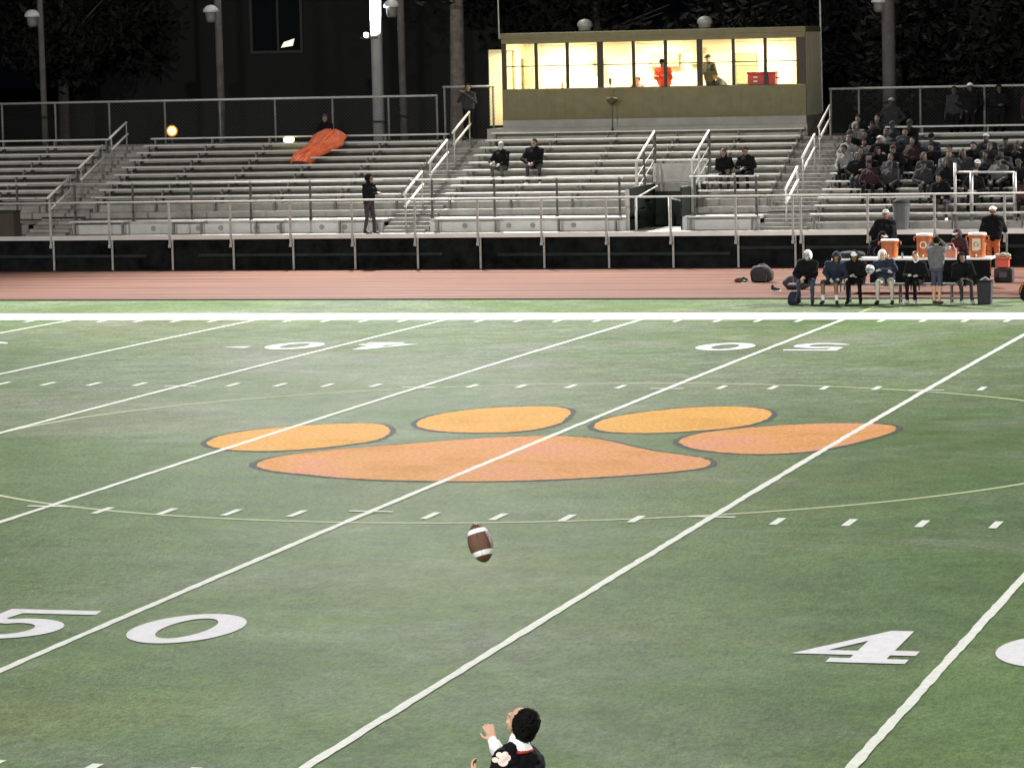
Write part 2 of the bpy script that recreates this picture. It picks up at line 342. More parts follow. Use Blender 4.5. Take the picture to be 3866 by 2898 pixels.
def orange_paint(mm, ca, cb, cc):
    nt = mm.node_tree; N = nt.nodes; L = nt.links; p = N['Principled BSDF']; p.inputs['Roughness'].default_value = .8; p.inputs['Specular IOR Level'].default_value = .05
    tc = N.new('ShaderNodeTexCoord'); n = N.new('ShaderNodeTexNoise'); n.inputs['Scale'].default_value = .55; n.inputs['Detail'].default_value = 7; n.inputs['Roughness'].default_value = .62; n.inputs['Distortion'].default_value = .5
    L.new(tc.outputs['Object'], n.inputs[0]); r = N.new('ShaderNodeValToRGB'); r.color_ramp.elements[0].position = .34; r.color_ramp.elements[1].position = .64
    r.color_ramp.elements[0].color = (*ca, 1); r.color_ramp.elements[1].color = (*cb, 1); e_ = r.color_ramp.elements.new(.48); e_.color = (*cc, 1); L.new(n.outputs[0], r.inputs[0])
    n2 = N.new('ShaderNodeTexNoise'); n2.inputs['Scale'].default_value = 14; n2.inputs['Detail'].default_value = 6; n2.inputs['Roughness'].default_value = .75; L.new(tc.outputs['Object'], n2.inputs[0])
    r2 = N.new('ShaderNodeValToRGB'); r2.color_ramp.elements[0].position = .28; r2.color_ramp.elements[1].position = .7
    r2.color_ramp.elements[0].color = (.40, .46, .46, 1); r2.color_ramp.elements[1].color = (1.16, 1.16, 1.16, 1); L.new(n2.outputs[0], r2.inputs[0])
    x = N.new('ShaderNodeMix'); x.data_type = 'RGBA'; x.blend_type = 'MULTIPLY'; x.inputs[0].default_value = 1
    L.new(r.outputs[0], x.inputs[6]); L.new(r2.outputs[0], x.inputs[7]); L.new(x.outputs[2], p.inputs['Base Color'])
ORS = []
for nm_, cs in (('golden_turf_paint', ((.66, .29, .028), (.76, .36, .09), (.74, .36, .05))), ('salmon_turf_paint', ((.60, .24, .035), (.72, .28, .16), (.72, .31, .085)))):
    OR_ = bpy.data.materials.new(nm_); OR_.use_nodes = True; orange_paint(OR_, *cs); ORS.append(OR_)
tag(m.build('paw_outline', OUTL), kind='structure'); tag(e.build('paw_emblem', ORS), kind='structure')

# ------------------------------------------------------------------ bleachers
B = thing('bleachers', 'long grey aluminium bleachers with three stair aisles and a dark tunnel opening', 'bleachers', (-12, 42.3, -.16))
OFF = Vector((12, -42.3, .16))
def bl(mb, name, mats, parent=None, **k):
    o = mb.build(name, mats, parent or B, **k)
    if not parent: o.location = OFF
    return o
FL, ML, C1, C2, RR = (-37, -28.06), (-26.65, -17.02), (-15.65, -9.95), (-8.0, -6.05), (-4.6, 9)
AIS = [(-28.06, -26.65), (-17.02, -15.65), (-6.05, -4.6)]
VX = (-9.75, -8.3)                                  # tunnel opening
def tz(k): return 1.44 + .2 * k
def ty(k): return 44.85 + .6 * k
# front walkway deck
m = MB(); m.box(-37, 9, 42.3, 45.6, .78, .86); bl(m, 'walkway', DECK)
m = MB(); m.box(-37, 9, 42.285, 42.30, .775, .90); bl(m, 'walkway_edge', mat('edge_trim', (.58, .57, .54), .4, .3, .08, 2))
# stepped floor, continuous across sections, with the tunnel cut out
m = MB()
for k in range(0, 10):
    y0 = ty(k); y1 = ty(k + 1) if k < 9 else 52.9
    spans = [(-37, VX[0]), (VX[1], 9)] if k < 3 else [(-37, 9)]
    for a, b in spans:
        m.box(a, b, y0 + .004, y1 + .02, tz(k) - .05, tz(k), 0)
        m.box(a, b, y0, y0 + .003, tz(k) - .215, tz(k) - .006, 1)
bl(m, 'stepped_floor', [DECK, RISER])
# wheelchair platforms in front of the left, middle and centre seats; lower rows in the right section
m = MB()
for a, b in (FL, ML, (C1[0], VX[0]), (VX[1], C2[1])): m.box(a, b, 43.7, 44.84, 1.16, 1.24)
each(m, 'wheelchair_platform', DECK, bl)
LITE = mat('pale_panel', (.46, .45, .43), .55, .15, .12, 1.5)
m = MB()
for a, b in (FL, ML, (C1[0], VX[0]), (VX[1], C2[1])): m.box(a, b, 43.72, 43.74, .87, 1.155)
each(m, 'front_panel', LITE, bl)
for a, b in [RR] + AIS:
    for k in (-2, -1):
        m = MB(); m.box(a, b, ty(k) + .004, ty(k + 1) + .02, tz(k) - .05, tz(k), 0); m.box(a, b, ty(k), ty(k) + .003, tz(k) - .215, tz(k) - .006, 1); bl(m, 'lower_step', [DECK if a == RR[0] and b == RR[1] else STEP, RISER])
for a, b in AIS:                                    # half steps that make the aisles stairs
    for k in range(-2, 10):
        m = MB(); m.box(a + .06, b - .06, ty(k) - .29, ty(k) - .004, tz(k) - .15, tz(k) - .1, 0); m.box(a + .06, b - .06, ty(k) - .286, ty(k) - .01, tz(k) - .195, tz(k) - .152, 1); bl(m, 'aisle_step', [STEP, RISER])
# grey discs on the front panel
m = MB()
for x in (-24.1, -22.7, -22.0, -20.9, -20.2, -18.9, -18.2, -14.6, -13.3, -12.6, -11.4): m.tube((x, 43.715, 1.03), (x, 43.70, 1.03), .075, n=14)
each(m, 'panel_cap', mat('grey_cap', (.22, .22, .21), .6), bl)
# seat planks
def plank(x0, x1, k, y=None, z=None, legs=True):
    y = 45.2 + .6 * k if y is None else y; z = 1.90 + .2 * k if z is None else z
    m = MB(); m.box(x0, x1, y - .02, y + .23, z - .045, z); o = bl(m, 'seat_plank', ALU, bevel=.008)
    if legs:
        l = MB(); n = max(1, round((x1 - x0) / 1.83))
        for i in range(n + 1):
            x = x0 + .12 + (x1 - x0 - .24) * i / n; l.box(x - .025, x + .025, y + .05, y + .16, z - .44, z - .046)
        each(l, 'seat_bracket', mat('bracket_grey_steel', (.17, .165, .15), .7, .1, .2, 4), lambda q, n_, mm: q.build(n_, mm, o))
for k in range(0, 9):
    plank(*FL, k); plank(*ML, k); plank(*RR, k)
    if k < 3: plank(C1[0], VX[0] - .15, k); plank(VX[1] + .15, C2[1], k)
    else: plank(C1[0], C2[1], k)
for k in (-1, -2): plank(RR[0], RR[1], k)
plank(RR[0], RR[1], -3)
for x0, x1 in ((-35.5, -33.6), (-31.8, -30.4), (-28.9, -28.15), (-26.6, -24.85), (-23.5, -22.4), (-20.95, -19.95), (-18.4, -17.05), (-15.45, -13.5), (-11.9, -10.0), (-8.1, -6.1)):
    plank(x0, x1, -3, 43.4, 1.27)
# front guard railing of the walkway
def railing(name, posts, y, z0, ztop, rails, rw=.05, pw=.055, matp=GALV, matr=RAILW, foot=None, ends=None, parent=None):
    r_ = MB(); a, b = ends or (posts[0], posts[-1])
    for z in rails: r_.tube((a, y, z), (b, y, z), rw / 2, n=8)
    ro = bl(r_, name, matr, smooth=True)
    for x in posts:
        p = MB(); p.box(x - pw / 2, x + pw / 2, y - .02, y + .02, z0, ztop - .01); p.box(x - pw / 2 - .012, x + pw / 2 + .012, y - .035, y + .035, z0, z0 + .09)
        p.build('railing_post', matp, ro)
    return ro
fp = [-36.0, -34.1, -32.2, -30.35, -28.53, -26.7, -24.87, -23.01, -21.14, -19.33, -17.48, -15.62, -13.78, -11.93, -10.07, -8.24, -6.41, -4.82, -4.6, -2.76, -.94, .94, 2.77, 4.6, 6.43, 8.26]
railing('front_railing', fp, 42.26, .55, 1.87, (1.86,), .05, .06, matp=POSTM, matr=FRAIL, ends=(-37, 9))
# support legs under the walkway
for x in fp:
    m = MB(); m.box(x + .02, x + .075, 42.31, 42.36, -.14, .775); bl(m, 'support_leg', POSTM)
# dark windscreen hung under the walkway, with a paler band sewn on
m = MB(); N_ = 220
for i in range(N_ + 1):
    x = -37 + 46 * i / N_; dy = .02 * math.sin(i * 1.7) + .015 * math.sin(i * .61)
    m.v += [(x, 42.44 + dy, -.12), (x, 42.47 - dy * .4, .32), (x, 42.46 + dy, .775)]
for i in range(N_):
    for j in (0, 1): m.f.append((3 * i + j, 3 * i + 3 + j, 3 * i + 4 + j, 3 * i + 1 + j)); m.m.append(0)
bl(m, 'windscreen', SCREEN, smooth=True)
for x0, x1, z in ((-34, -29.5, .31), (-28.4, -23.8, .31), (-22.2, -14.87, .32), (-13.25, -6.6, .29), (-6.35, -4.85, .44), (-4.5, 2.5, .44)):
    m = MB(); m.box(x0, x1, 42.385, 42.42, z - .045, z + .04); bl(m, 'screen_band', SCREEN2)
# guard rails of the wheelchair platforms
def prail(posts, a, b): railing('platform_railing', posts, 43.76, 1.24, 2.37, (2.34,), .045, .06, DARKST, ALU, ends=(a, b))
prail([-35.8, -33.97, -32.1, -30.2, -28.4], -37, -28.1)
prail([-26.56, -24.73, -22.9, -21.07, -19.24, -17.42], -26.95, -17.05)
prail([-15.57, -13.72, -11.88, -10.06], -16.2, -9.95)
prail([-7.9, -6.75, -6.15], -8.05, -6.08)
# aisle handrails: a two-bar unit for every three rows
def handrail(x, y0, y1, twin=True):
    zt = lambda y, h: 1.44 + .2 * (y - 45.2) / .6 + h
    m = MB(); m.tube((x, y0, zt(y0, 1.05)), (x, y1, zt(y1, 1.05)), .036, n=8)
    m.tube((x, y0 + .12, zt(y0 + .12, .66)), (x, y1 + .08, zt(y1 + .08, .66)), .036, n=8)
    o = bl(m, 'handrail', RAILW, smooth=True)
    for y in (y0 + .14, y1 - .02):
        p = MB(); p.tube((x + .002, y, zt(y, -.02)), (x + .002, y, zt(y, 1.03)), .024, n=8); p.build('railing_post', GALV, o, smooth=True)
for x in (-27.35, -16.35, -5.3):
    for y0, y1 in ((43.55, 45.3), (45.96, 47.8), (48.38, 49.75 if x < -20 else 50.13)): handrail(x, y0, y1)
# tunnel: side walls, lintel panel, guard rails that climb beside it, handrails at its mouth
GREYP = mat('grey_panel', (.40, .40, .375), .65, .1, .15, 1.5)
DKG = mat('dark_green_panel', (.012, .018, .013), .8, 0, .3, 1.5)
m = MB(); m.box(VX[0] - .05, VX[0], 43.7, 46.64, .86, 2.05); m.box(VX[1], VX[1] + .05, 43.7, 46.64, .86, 2.05); each(m, 'tunnel_side_wall', DKG, bl)
m = MB(); m.box(VX[0] - .04, VX[1] + .04, 46.58, 46.63, 2.09, 2.62); m.box(VX[0] - .02, VX[1] + .02, 46.56, 46.578, 2.2, 2.25); bl(m, 'tunnel_lintel', GREYP)
m = MB(); m.box(VX[0], VX[1], 46.66, 46.7, .86, 2.05); bl(m, 'tunnel_door', DKG)
m = MB(); m.box(VX[1] - .26, VX[1] - .02, 44.9, 44.95, .86, 2.04)
for i in range(4): m.box(VX[1] - .25 + i * .065, VX[1] - .23 + i * .065, 44.88, 44.899, .86, 2.04)
bl(m, 'tunnel_jamb', GREYP)
m = MB(); m.box(VX[0] - .12, VX[0] - .01, 43.66, 43.69, .86, 2.02); m.box(VX[1] + .06, VX[1] + .2, 43.66, 43.69, .86, 1.24); bl(m, 'tunnel_jamb', GREYP)
for x in (VX[0] - .06, VX[1] + .1):
    m = MB(); m.tube((x, 44.75, 2.76), (x, 46.9, 3.53), .032, n=8); o = bl(m, 'tunnel_rail', RAILW, smooth=True)
    p = MB(); p.box(x - .035, x + .035, 44.72, 44.78, .86 if x < -9 else 1.24, 2.75); p.build('railing_post', GALV, o)
    p = MB(); p.box(x - .04, x + .04, 46.86, 46.94, 1.9, 3.5); p.build('railing_post', DARKST, o)
    p = MB(); p.box(x - .03, x + .03, 45.6, 45.65, 1.5, 3.05); p.build('railing_post', DARKST if x < -9 else GALV, o)
    for zz in (.45, .8):
        p = MB(); p.tube((x, 44.75, 2.76 - zz), (x, 46.9, 3.53 - zz), .014, n=6); p.build('rail_bar', GALV, o)
for x in (VX[0] + .12, VX[1] - .36):
    m = MB(); m.tube((x, 43.9, .86), (x, 43.9, 1.76), .038, n=10); m.tube((x, 43.9, 1.76), (x + .1, 46.0, 2.0 if x < -9 else 1.5), .022, n=8)
    bl(m, 'tunnel_handrail', RAILW, smooth=True)
# guard frames among the right-hand seats
m = MB(); m.tube((-.65, 43.95, 1.04), (-.65, 43.95, 2.62), .04, n=8); m.tube((-.65, 43.95, 2.37), (.98, 43.95, 2.35), .03, n=8); m.tube((.98, 43.95, 1.04), (.98, 43.95, 2.36), .05, n=8); m.tube((-.2, 43.95, 1.04), (-.2, 43.95, 2.36), .05, n=8)
bl(m, 'guard_frame', GALV, smooth=True)
m = MB(); m.tube((-3.22, 45.5, 1.46), (-3.22, 45.5, 2.4), .04, n=8); bl(m, 'railing_post', GALV, smooth=True)

# ------------------------------------------------------------------ chain-link fences behind the stand
WIRE = mat('fence_wire', (.05, .05, .05), .6, .3, .2, 8)
def fence(label, x0, x1, y, z0, z1, posts):
    f = thing('chain_link_fence', label, 'fence', ((x0 + x1) / 2, y, z0)); o_ = Vector((-(x0 + x1) / 2, -y, -z0))
    r_ = MB(); r_.tube((x0, y, z1), (x1, y, z1), .035, n=8); r_.build('top_rail', GALV, f, smooth=True, loc=o_)
    for x in posts:
        p = MB(); p.tube((x, y, z0), (x, y, z1 - .01), .035, n=8); p.build('fence_post', FPOST, f, smooth=True, loc=o_)
    m = MB(); h = z1 - z0; s = .11; n = int((x1 - x0 + h) / s)
    for i in range(n):
        for d in (1, -1):
            xa = x0 - (h if d > 0 else 0) + i * s; pa = [xa, z0]; pb = [xa + d * h, z1]
            if d < 0: pa = [xa, z0]; pb = [xa - h, z1]
            lo, hi = (pa, pb) if pa[0] < pb[0] else (pb, pa)
            if hi[0] <= x0 or lo[0] >= x1: continue
            sl = (hi[1] - lo[1]) / (hi[0] - lo[0])
            if lo[0] < x0: lo = [x0, lo[1] + sl * (x0 - lo[0])]
            if hi[0] > x1: hi = [x1, hi[1] + sl * (x1 - hi[0])]
            m.bar((lo[0], y + .04 + d * .004, lo[1]), (hi[0], y + .04 + d * .004, hi[1]), .005)
    m.build('wire_mesh', WIRE, f, loc=o_)
fence('long chain link fence behind the left seats, under the lamp poles', -37, -17.72, 51.3, 3.24, 4.63, [-35.9, -34.05, -32.23, -30.4, -28.56, -26.68, -24.83, -23.01, -21.12, -19.3, -17.74])
fence('short raised piece of fence between the tree trunk and the lit booth', -17.55, -15.9, 51.34, 3.24, 4.88, [-17.5, -15.95])
fence('dim chain link fence behind the crowded right seats', -5.55, 9, 51.3, 3.24, 4.6, [-5.5, -4.66, -2.83, -.94, .9, 2.73, 4.56, 6.4, 8.2])

# ------------------------------------------------------------------ press box
PB = thing('press_box', 'olive tan press box with nine bright windows on top of the bleachers', 'booth', (-10.9, 52, 3.3))
po = Vector((10.9, -52, -3.3))
PBM = mat('olive_siding', (.155, .138, .072), .75, 0, .12, 3, .1)
PBI = mat('cream_wall', (.80, .76, .60), .8, 0, .05, 2)
BRN = mat('dark_mullion', (.035, .024, .012), .6, 0, .2, 6)
def pb(mb, name, mats, parent=None, **k):
    o = mb.build(name, mats, parent or PB, **k)
    if not parent: o.location = po
    return o
X0, X1, Y0, Y1, Z0, Z1 = -15.5, -6.15, 50.8, 53.2, 3.84, 6.3
WZ0, WZ1 = 4.76, 6.16
m = MB()
m.box(X0, X1, Y0, Y0 + .08, Z0, WZ0); n = int((X1 - X0) / .3)
for i in range(n): x = X0 + (i + .5) * (X1 - X0) / n; m.box(x - .012, x + .012, Y0 - .006, Y0 - .0005, Z0 + .02, WZ0 - .02)
m.box(X0, X1, Y0, Y0 + .08, WZ1, Z1)
pb(m, 'front_wall', PBM)
m = MB(); m.box(X1 - .07, X1, Y0 + .08, Y1, Z0, Z1 - .002); m.box(X0, X0 + .07, Y0 + .08, Y0 + .3, Z0, Z1 - .002); m.box(X0, X0 + .07, Y0 + 1.25, Y1, Z0, Z1 - .002); m.box(X0, X0 + .07, Y0 + .3, Y0 + 1.25, 5.95, Z1 - .002); each(m, 'side_wall', mat('lit_siding', (.82, .76, .56), .75, 0, .12, 3), pb)  # pale end wall colour stands in for light that misses it
m = MB(); m.box(X0 + .07, X1 - .07, Y1 - .08, Y1 - .002, Z0, Z1 - .003); pb(m, 'back_wall', PBI)
m = MB(); m.box(X0 + .07, X1 - .07, Y0 + .08, Y1 - .08, Z0 + .12, Z0 + .16); pb(m, 'floor', mat('booth_floor', (.3, .27, .2), .7))
m = MB(); m.box(X0 - .05, X1 + .03, Y0 - .035, Y1 + .06, Z1, Z1 + .16); pb(m, 'roof', PBM, bevel=.03)
m = MB(); m.box(X0 - .4, X1 + .1, Y0 - .35, Y1 + .3, 3.25, 3.6); m.box(X0, X1, Y0 + .02, Y1, 3.6, Z0); pb(m, 'platform', mat('platform_grey', (.34, .33, .29), .75, .1, .15, 2))
m = MB(); m.box(X0 + .07, X1 - .07, Y0 + .1, Y0 + .6, WZ0 - .06, WZ0 - .02); pb(m, 'counter', PBI)
wins = [(-15.355, -14.465), (-14.365, -13.49), (-13.395, -12.51), (-12.325, -11.435), (-11.335, -10.45), (-10.35, -9.44), (-9.27, -8.375), (-8.28, -7.41), (-7.315, -6.425)]
GLASS = bpy.data.materials.new('clear_glass'); GLASS.use_nodes = True
nt = GLASS.node_tree; nt.nodes.remove(nt.nodes['Principled BSDF'])
tr = nt.nodes.new('ShaderNodeBsdfTransparent'); gl = nt.nodes.new('ShaderNodeBsdfGlossy'); gl.inputs['Roughness'].default_value = .05; mx = nt.nodes.new('ShaderNodeMixShader'); mx.inputs[0].default_value = .06
tr.inputs[0].default_value = (.96, .96, .93, 1)
nt.links.new(tr.outputs[0], mx.inputs[1]); nt.links.new(gl.outputs[0], mx.inputs[2]); nt.links.new(mx.outputs[0], nt.nodes['Material Output'].inputs[0])
edges = [X0 + .0] + [None] * 8 + [X1]
for i, (a, b) in enumerate(wins):
    l_ = X0 if i == 0 else (wins[i - 1][1] + a) / 2; r_ = X1 if i == 8 else (b + wins[i + 1][0]) / 2
    m = MB(); e_ = .0015
    m.box(l_ + e_, a, Y0 + .01, Y0 + .07, WZ0 + .002, WZ1 - .002); m.box(b, r_ - e_, Y0 + .01, Y0 + .07, WZ0 + .002, WZ1 - .002)
    m.box(a, b, Y0 + .02, Y0 + .06, 5.445, 5.475); m.box(a, b, Y0 + .01, Y0 + .07, WZ1 - .025, WZ1 - .002); m.box(a, b, Y0 + .01, Y0 + .07, WZ0 + .002, WZ0 + .022)
    f = pb(m, 'window', BRN)
    gm = MB(); gm.box(a + .001, b - .001, Y0 + .036, Y0 + .042, WZ0 + .023, 5.443); gm.box(a + .001, b - .001, Y0 + .036, Y0 + .042, 5.477, WZ1 - .027); gm.build('pane', GLASS, f)
    if i in (1, 2, 4, 7, 8):
        s_ = MB(); s_.box(a, b, Y0 + .2, Y0 + .212, 6.05, 6.065); s_.box(a, b, Y0 + .2, Y0 + .212, 5.33, 5.345); s_.build('blind_rail', mat('blind_rail', (.35, .32, .24), .6), f)
# roof ventilators
for x in (-13.27, -9.52):
    m = MB(); m.lathe([(.19, 0), (.19, .1), (.235, .12), (.235, .2), (.2, .27), (.12, .33), (.02, .35)], (x, 52.3, Z1 + .2), 18); pb(m, 'roof_vent', mat('vent_metal', (.42, .42, .38), .6, .3, .1, 8), smooth=True)
m = MB(); m.tube((-15.6, 50.95, 6.3), (-15.62, 50.95, 9.2), .022, n=8); m.tube((-15.6, 50.95, 8.6), (-15.2, 50.95, 8.6), .01, n=6); pb(m, 'antenna', GALV)
m = MB(); m.tube((-6.1, 53.0, 3.9), (-6.14, 53.0, 9.2), .03, n=8); pb(m, 'antenna', GALV)
# open end door, leaning out on its hinges
m = MB(); m.box(-.04, 0, -.86, 0, 3.68, 5.98); m.box(-.046, -.041, -.75, -.1, 3.8, 4.6)
d = pb(m, 'door', mat('cream_door', (.62, .56, .40), .6, 0, .06, 3)); d.location = po + Vector((X0 - .01, 52.08, 0)); d.rotation_euler = (0, 0, R(-42))
k_ = MB(); k_.tube((-.05, -.78, 4.85), (-.11, -.78, 4.85), .03, n=8); k_.build('door_handle', DARKST, d)
# ceiling lamps of the booth
LAMPE = mat('ceiling_lamp', (.9, .9, .85), .5, 0, 0, 1, emis=(1, .90, .62), es=9)
for x in (-14, -11, -7.9):
    m = MB(); m.box(x - .6, x + .6, 51.75, 52.0, Z1 - .06, Z1 - .01); pb(m, 'ceiling_lamp', LAMPE)
    l = bpy.data.lights.new('booth_light', 'AREA'); l.shape = 'RECTANGLE'; l.size = 1.2; l.size_y = .25; l.energy = 230; l.color = (1, .86, .53)
    lo = bpy.data.objects.new('booth_light', l); col.objects.link(lo); lo.location = (x, 51.88, Z1 - .08)
# things inside the booth
t = tag((lambda m: (m.box(-15.32, -15.12, 52.6, 52.95, 4.0, 5.75), m.box(-15.3, -15.28, 52.58, 52.599, 4.9, 5.2), m)[-1])(MB()).build('locker', mat('locker_grey', (.42, .38, .28), .6), bevel=.01), 'tall narrow grey locker inside the leftmost booth window', 'locker')
m = MB(); m.box(-8.75, -8.1, 52.95, 53.08, 4.75, 5.72); m.box(-8.72, -8.13, 52.93, 52.949, 4.78, 5.69)
tag(m.build('notice_board', mat('green_board', (.24, .28, .17), .8), bevel=.01), 'dull green board on the back wall of the booth', 'board')
m = MB(); m.box(-11.4, -10.5, 52.9, 53.1, 5.35, 5.72); m.box(-11.42, -10.48, 52.88, 53.1, 5.72, 5.75)
tag(m.build('wall_cabinet', mat('tan_cabinet', (.52, .42, .26), .6), bevel=.01), 'tan cabinet hung on the booth wall behind the red jacket', 'cabinet')
m = MB(); m.box(-13.12, -12.98, 52.9, 53.1, 5.1, 5.72); m.box(-13.3, -12.98, 52.88, 53.1, 5.5, 5.58)
tag(m.build('wall_bracket', mat('bracket_grey', (.4, .36, .26), .6), bevel=.01), 'grey bracket on the booth wall seen through the third window', 'bracket')
m = MB(); m.box(-10.06, -9.83, 52.9, 53.1, 5.4, 5.95); m.box(-10.2, -9.83, 52.88, 53.1, 5.4, 5.55)
tag(m.build('wall_box', mat('bracket_tan', (.55, .5, .36), .6), bevel=.01), 'pale box on the booth wall seen through the sixth window', 'box')
ck = thing('cooler_box', 'bright red cooler box standing in the right booth windows', 'cooler', (-7.5, 51.13, 4.745))
m = MB(); m.box(-.44, .40, -.17, .17, 0, .33); m.build('body', REDP, ck, bevel=.02)
m = MB(); m.box(-.46, .42, -.19, .19, .332, .41); m.build('lid', REDP, ck, bevel=.02)
m = MB(); m.box(-.26, -.14, -.18, -.172, .22, .27); m.box(-.26, -.14, -.18, -.172, .1, .15); m.build('latch', WHP, ck)
m = MB(); m.box(.402, .48, -.1, .1, .2, .24); m.build('handle', BROWNF, ck)
m = MB(); m.lathe([(.035, 0), (.035, .14), (.02, .18), (.02, .22)], (-13.72, 51.2, 4.745), 12); tag(m.build('bottle', mat('amber_bottle', (.45, .3, .1), .3), smooth=True), 'small bottle on the sill of the second booth window', 'bottle')
m = MB(); m.lathe([(.03, 0), (.04, .05), (.05, .1), (.045, .17), (.02, .2)], (-12.23, 51.25, 4.85), 12); m.tube((-12.23, 51.25, 4.745), (-12.23, 51.25, 4.86), .012); tag(m.build('microphone', DARKST, smooth=True), 'dark round desk microphone at the left of the fourth booth window', 'microphone')
# tripod floodlight in front of the box
tp = thing('tripod_lamp', 'dark lamp head on a thin tripod in front of the booth wall', 'lamp', (-11.97, 50.42, 3.24))
m = MB(); m.tube((0, 0, .2), (0, 0, 1.05), .018, n=8); m.build('pole', DARKST, tp)
for a in (90, 210, 330):
    m = MB(); m.tube((0, 0, .35), (.2 * math.cos(R(a)), .1 * math.sin(R(a)), 0), .012, n=6); m.build('leg', DARKST, tp)
m = MB(); m.lathe([(.03, 0), (.15, .09), (.17, .15), (.14, .2), (.05, .22)], (0, 0, 1.03), 14); m.build('lamp_head', mat('dark_olive_metal', (.05, .045, .02), .6), tp, smooth=True)

# ------------------------------------------------------------------ lamp poles, mast, trees and building behind
POLE = mat('weathered_pole', (.085, .08, .075), .8, 0, .3, 3)
LCAP = mat('lit_lamp_cap', (.55, .55, .54), .6, .1, .12, 5)  # cap colour made paler for the light falling on its top
LHEAD = mat('lamp_housing', (.15, .15, .14), .6, .1, .15, 5)
def lamp_pole(label, x, y, r0, r1, head, hx, hz, hs=1):
    p = thing('lamp_pole', label, 'lamp pole', (x, y, -.16), 0, 'lamp poles behind the bleachers')
    m = MB(); m.tube((0, 0, 0), (-.06, 0, 11), r0, r1, n=12); m.build('pole', POLE, p, smooth=True)
    h = MB(); h.lathe([(.12, -.54), (.165, -.47), (.19, -.22)], (0, 0, 0), 16)
    ho = h.build('lamp_head', LHEAD, p, smooth=True); ho.location = (hx - x, -.1, hz + .16); ho.scale = (hs,) * 3
    h = MB(); h.lathe([(.25, -.22), (.262, -.17), (.235, -.10), (.17, -.03), (.09, .01), (.015, .02)], (0, 0, 0), 18); h.build('lit_lamp_cap', LCAP, ho, smooth=True)
    a = MB(); a.bar((hx - x + .1, -.08, hz + .02), (-.02, -.02, hz + .02), .07); a.build('bracket', POLE, p)
lamp_pole('thin grey lamp pole at the left end behind the seats', -31.95, 54, .11, .09, True, -32.23, 7.6)
lamp_pole('thicker lamp pole left of the dark building window', -25.8, 54, .13, .11, True, -26.04, 7.6)
lamp_pole('dim lamp pole just right of the bright white mast', -20.0, 55, .13, .11, True, -20.3, 7.62)
lamp_pole('faint lamp pole behind the right crowd', -4.2, 54, .22, .19, True, -4.5, 7.33, .9)
ms = thing('light_mast', 'tall round mast glowing white above its small uplight', 'mast', (-21.2, 56, -.16))
m = MB(); m.tube((0, 0, 0), (0, 0, 25.2), .205, .15, n=20); m.build('mast', mat('mast_white', (.38, .38, .37), .6, 0, .12, 2), ms, smooth=True)
m = MB(); m.bar((-2, 0, 24.6), (2, 0, 24.6), .14); m.bar((-2, 0, 25.6), (2, 0, 25.6), .14); m.build('cross_arm', POLE, ms)
for i in range(5):
    for j in range(2):
        m = MB(); m.lathe([(.1, .25), (.2, .15), (.28, 0), (.27, -.02)], (0, 0, 0), 14); o = m.build('floodlight', LHEAD, ms, smooth=True); o.location = (-1.8 + .9 * i, -.35, 24.7 + j); o.rotation_euler = (R(-60), 0, 0)
m = MB(); m.bar((-.5, -.12, 6.62), (.12, -.3, 6.62), .05); m.bar((-.45, -.05, 6.6), (-.15, -.3, 6.6), .05); m.build('lamp_bracket', DARKST, ms)
m = MB(); m.lathe([(.02, 0), (.075, .03), (.085, .12), (.06, .16), (.01, .17)], (-.25, -.3, 6.62), 12); m.build('uplight', mat('uplight_glow', (1, 1, .9), .5, 0, 0, 1, emis=(1, .95, .6), es=6), ms, smooth=True)
l = bpy.data.lights.new('mast_uplight', 'SPOT'); l.energy = 5000; l.spot_size = R(120); l.spot_blend = .4; l.color = (.86, .9, 1); l.shadow_soft_size = .05
lo = bpy.data.objects.new('mast_uplight', l); col.objects.link(lo); lo.location = (-21.42, 55.3, 6.42); lo.rotation_euler = (Vector((-21.2, 55.85, 8.3)) - Vector(lo.location)).to_track_quat('-Z', 'Y').to_euler()

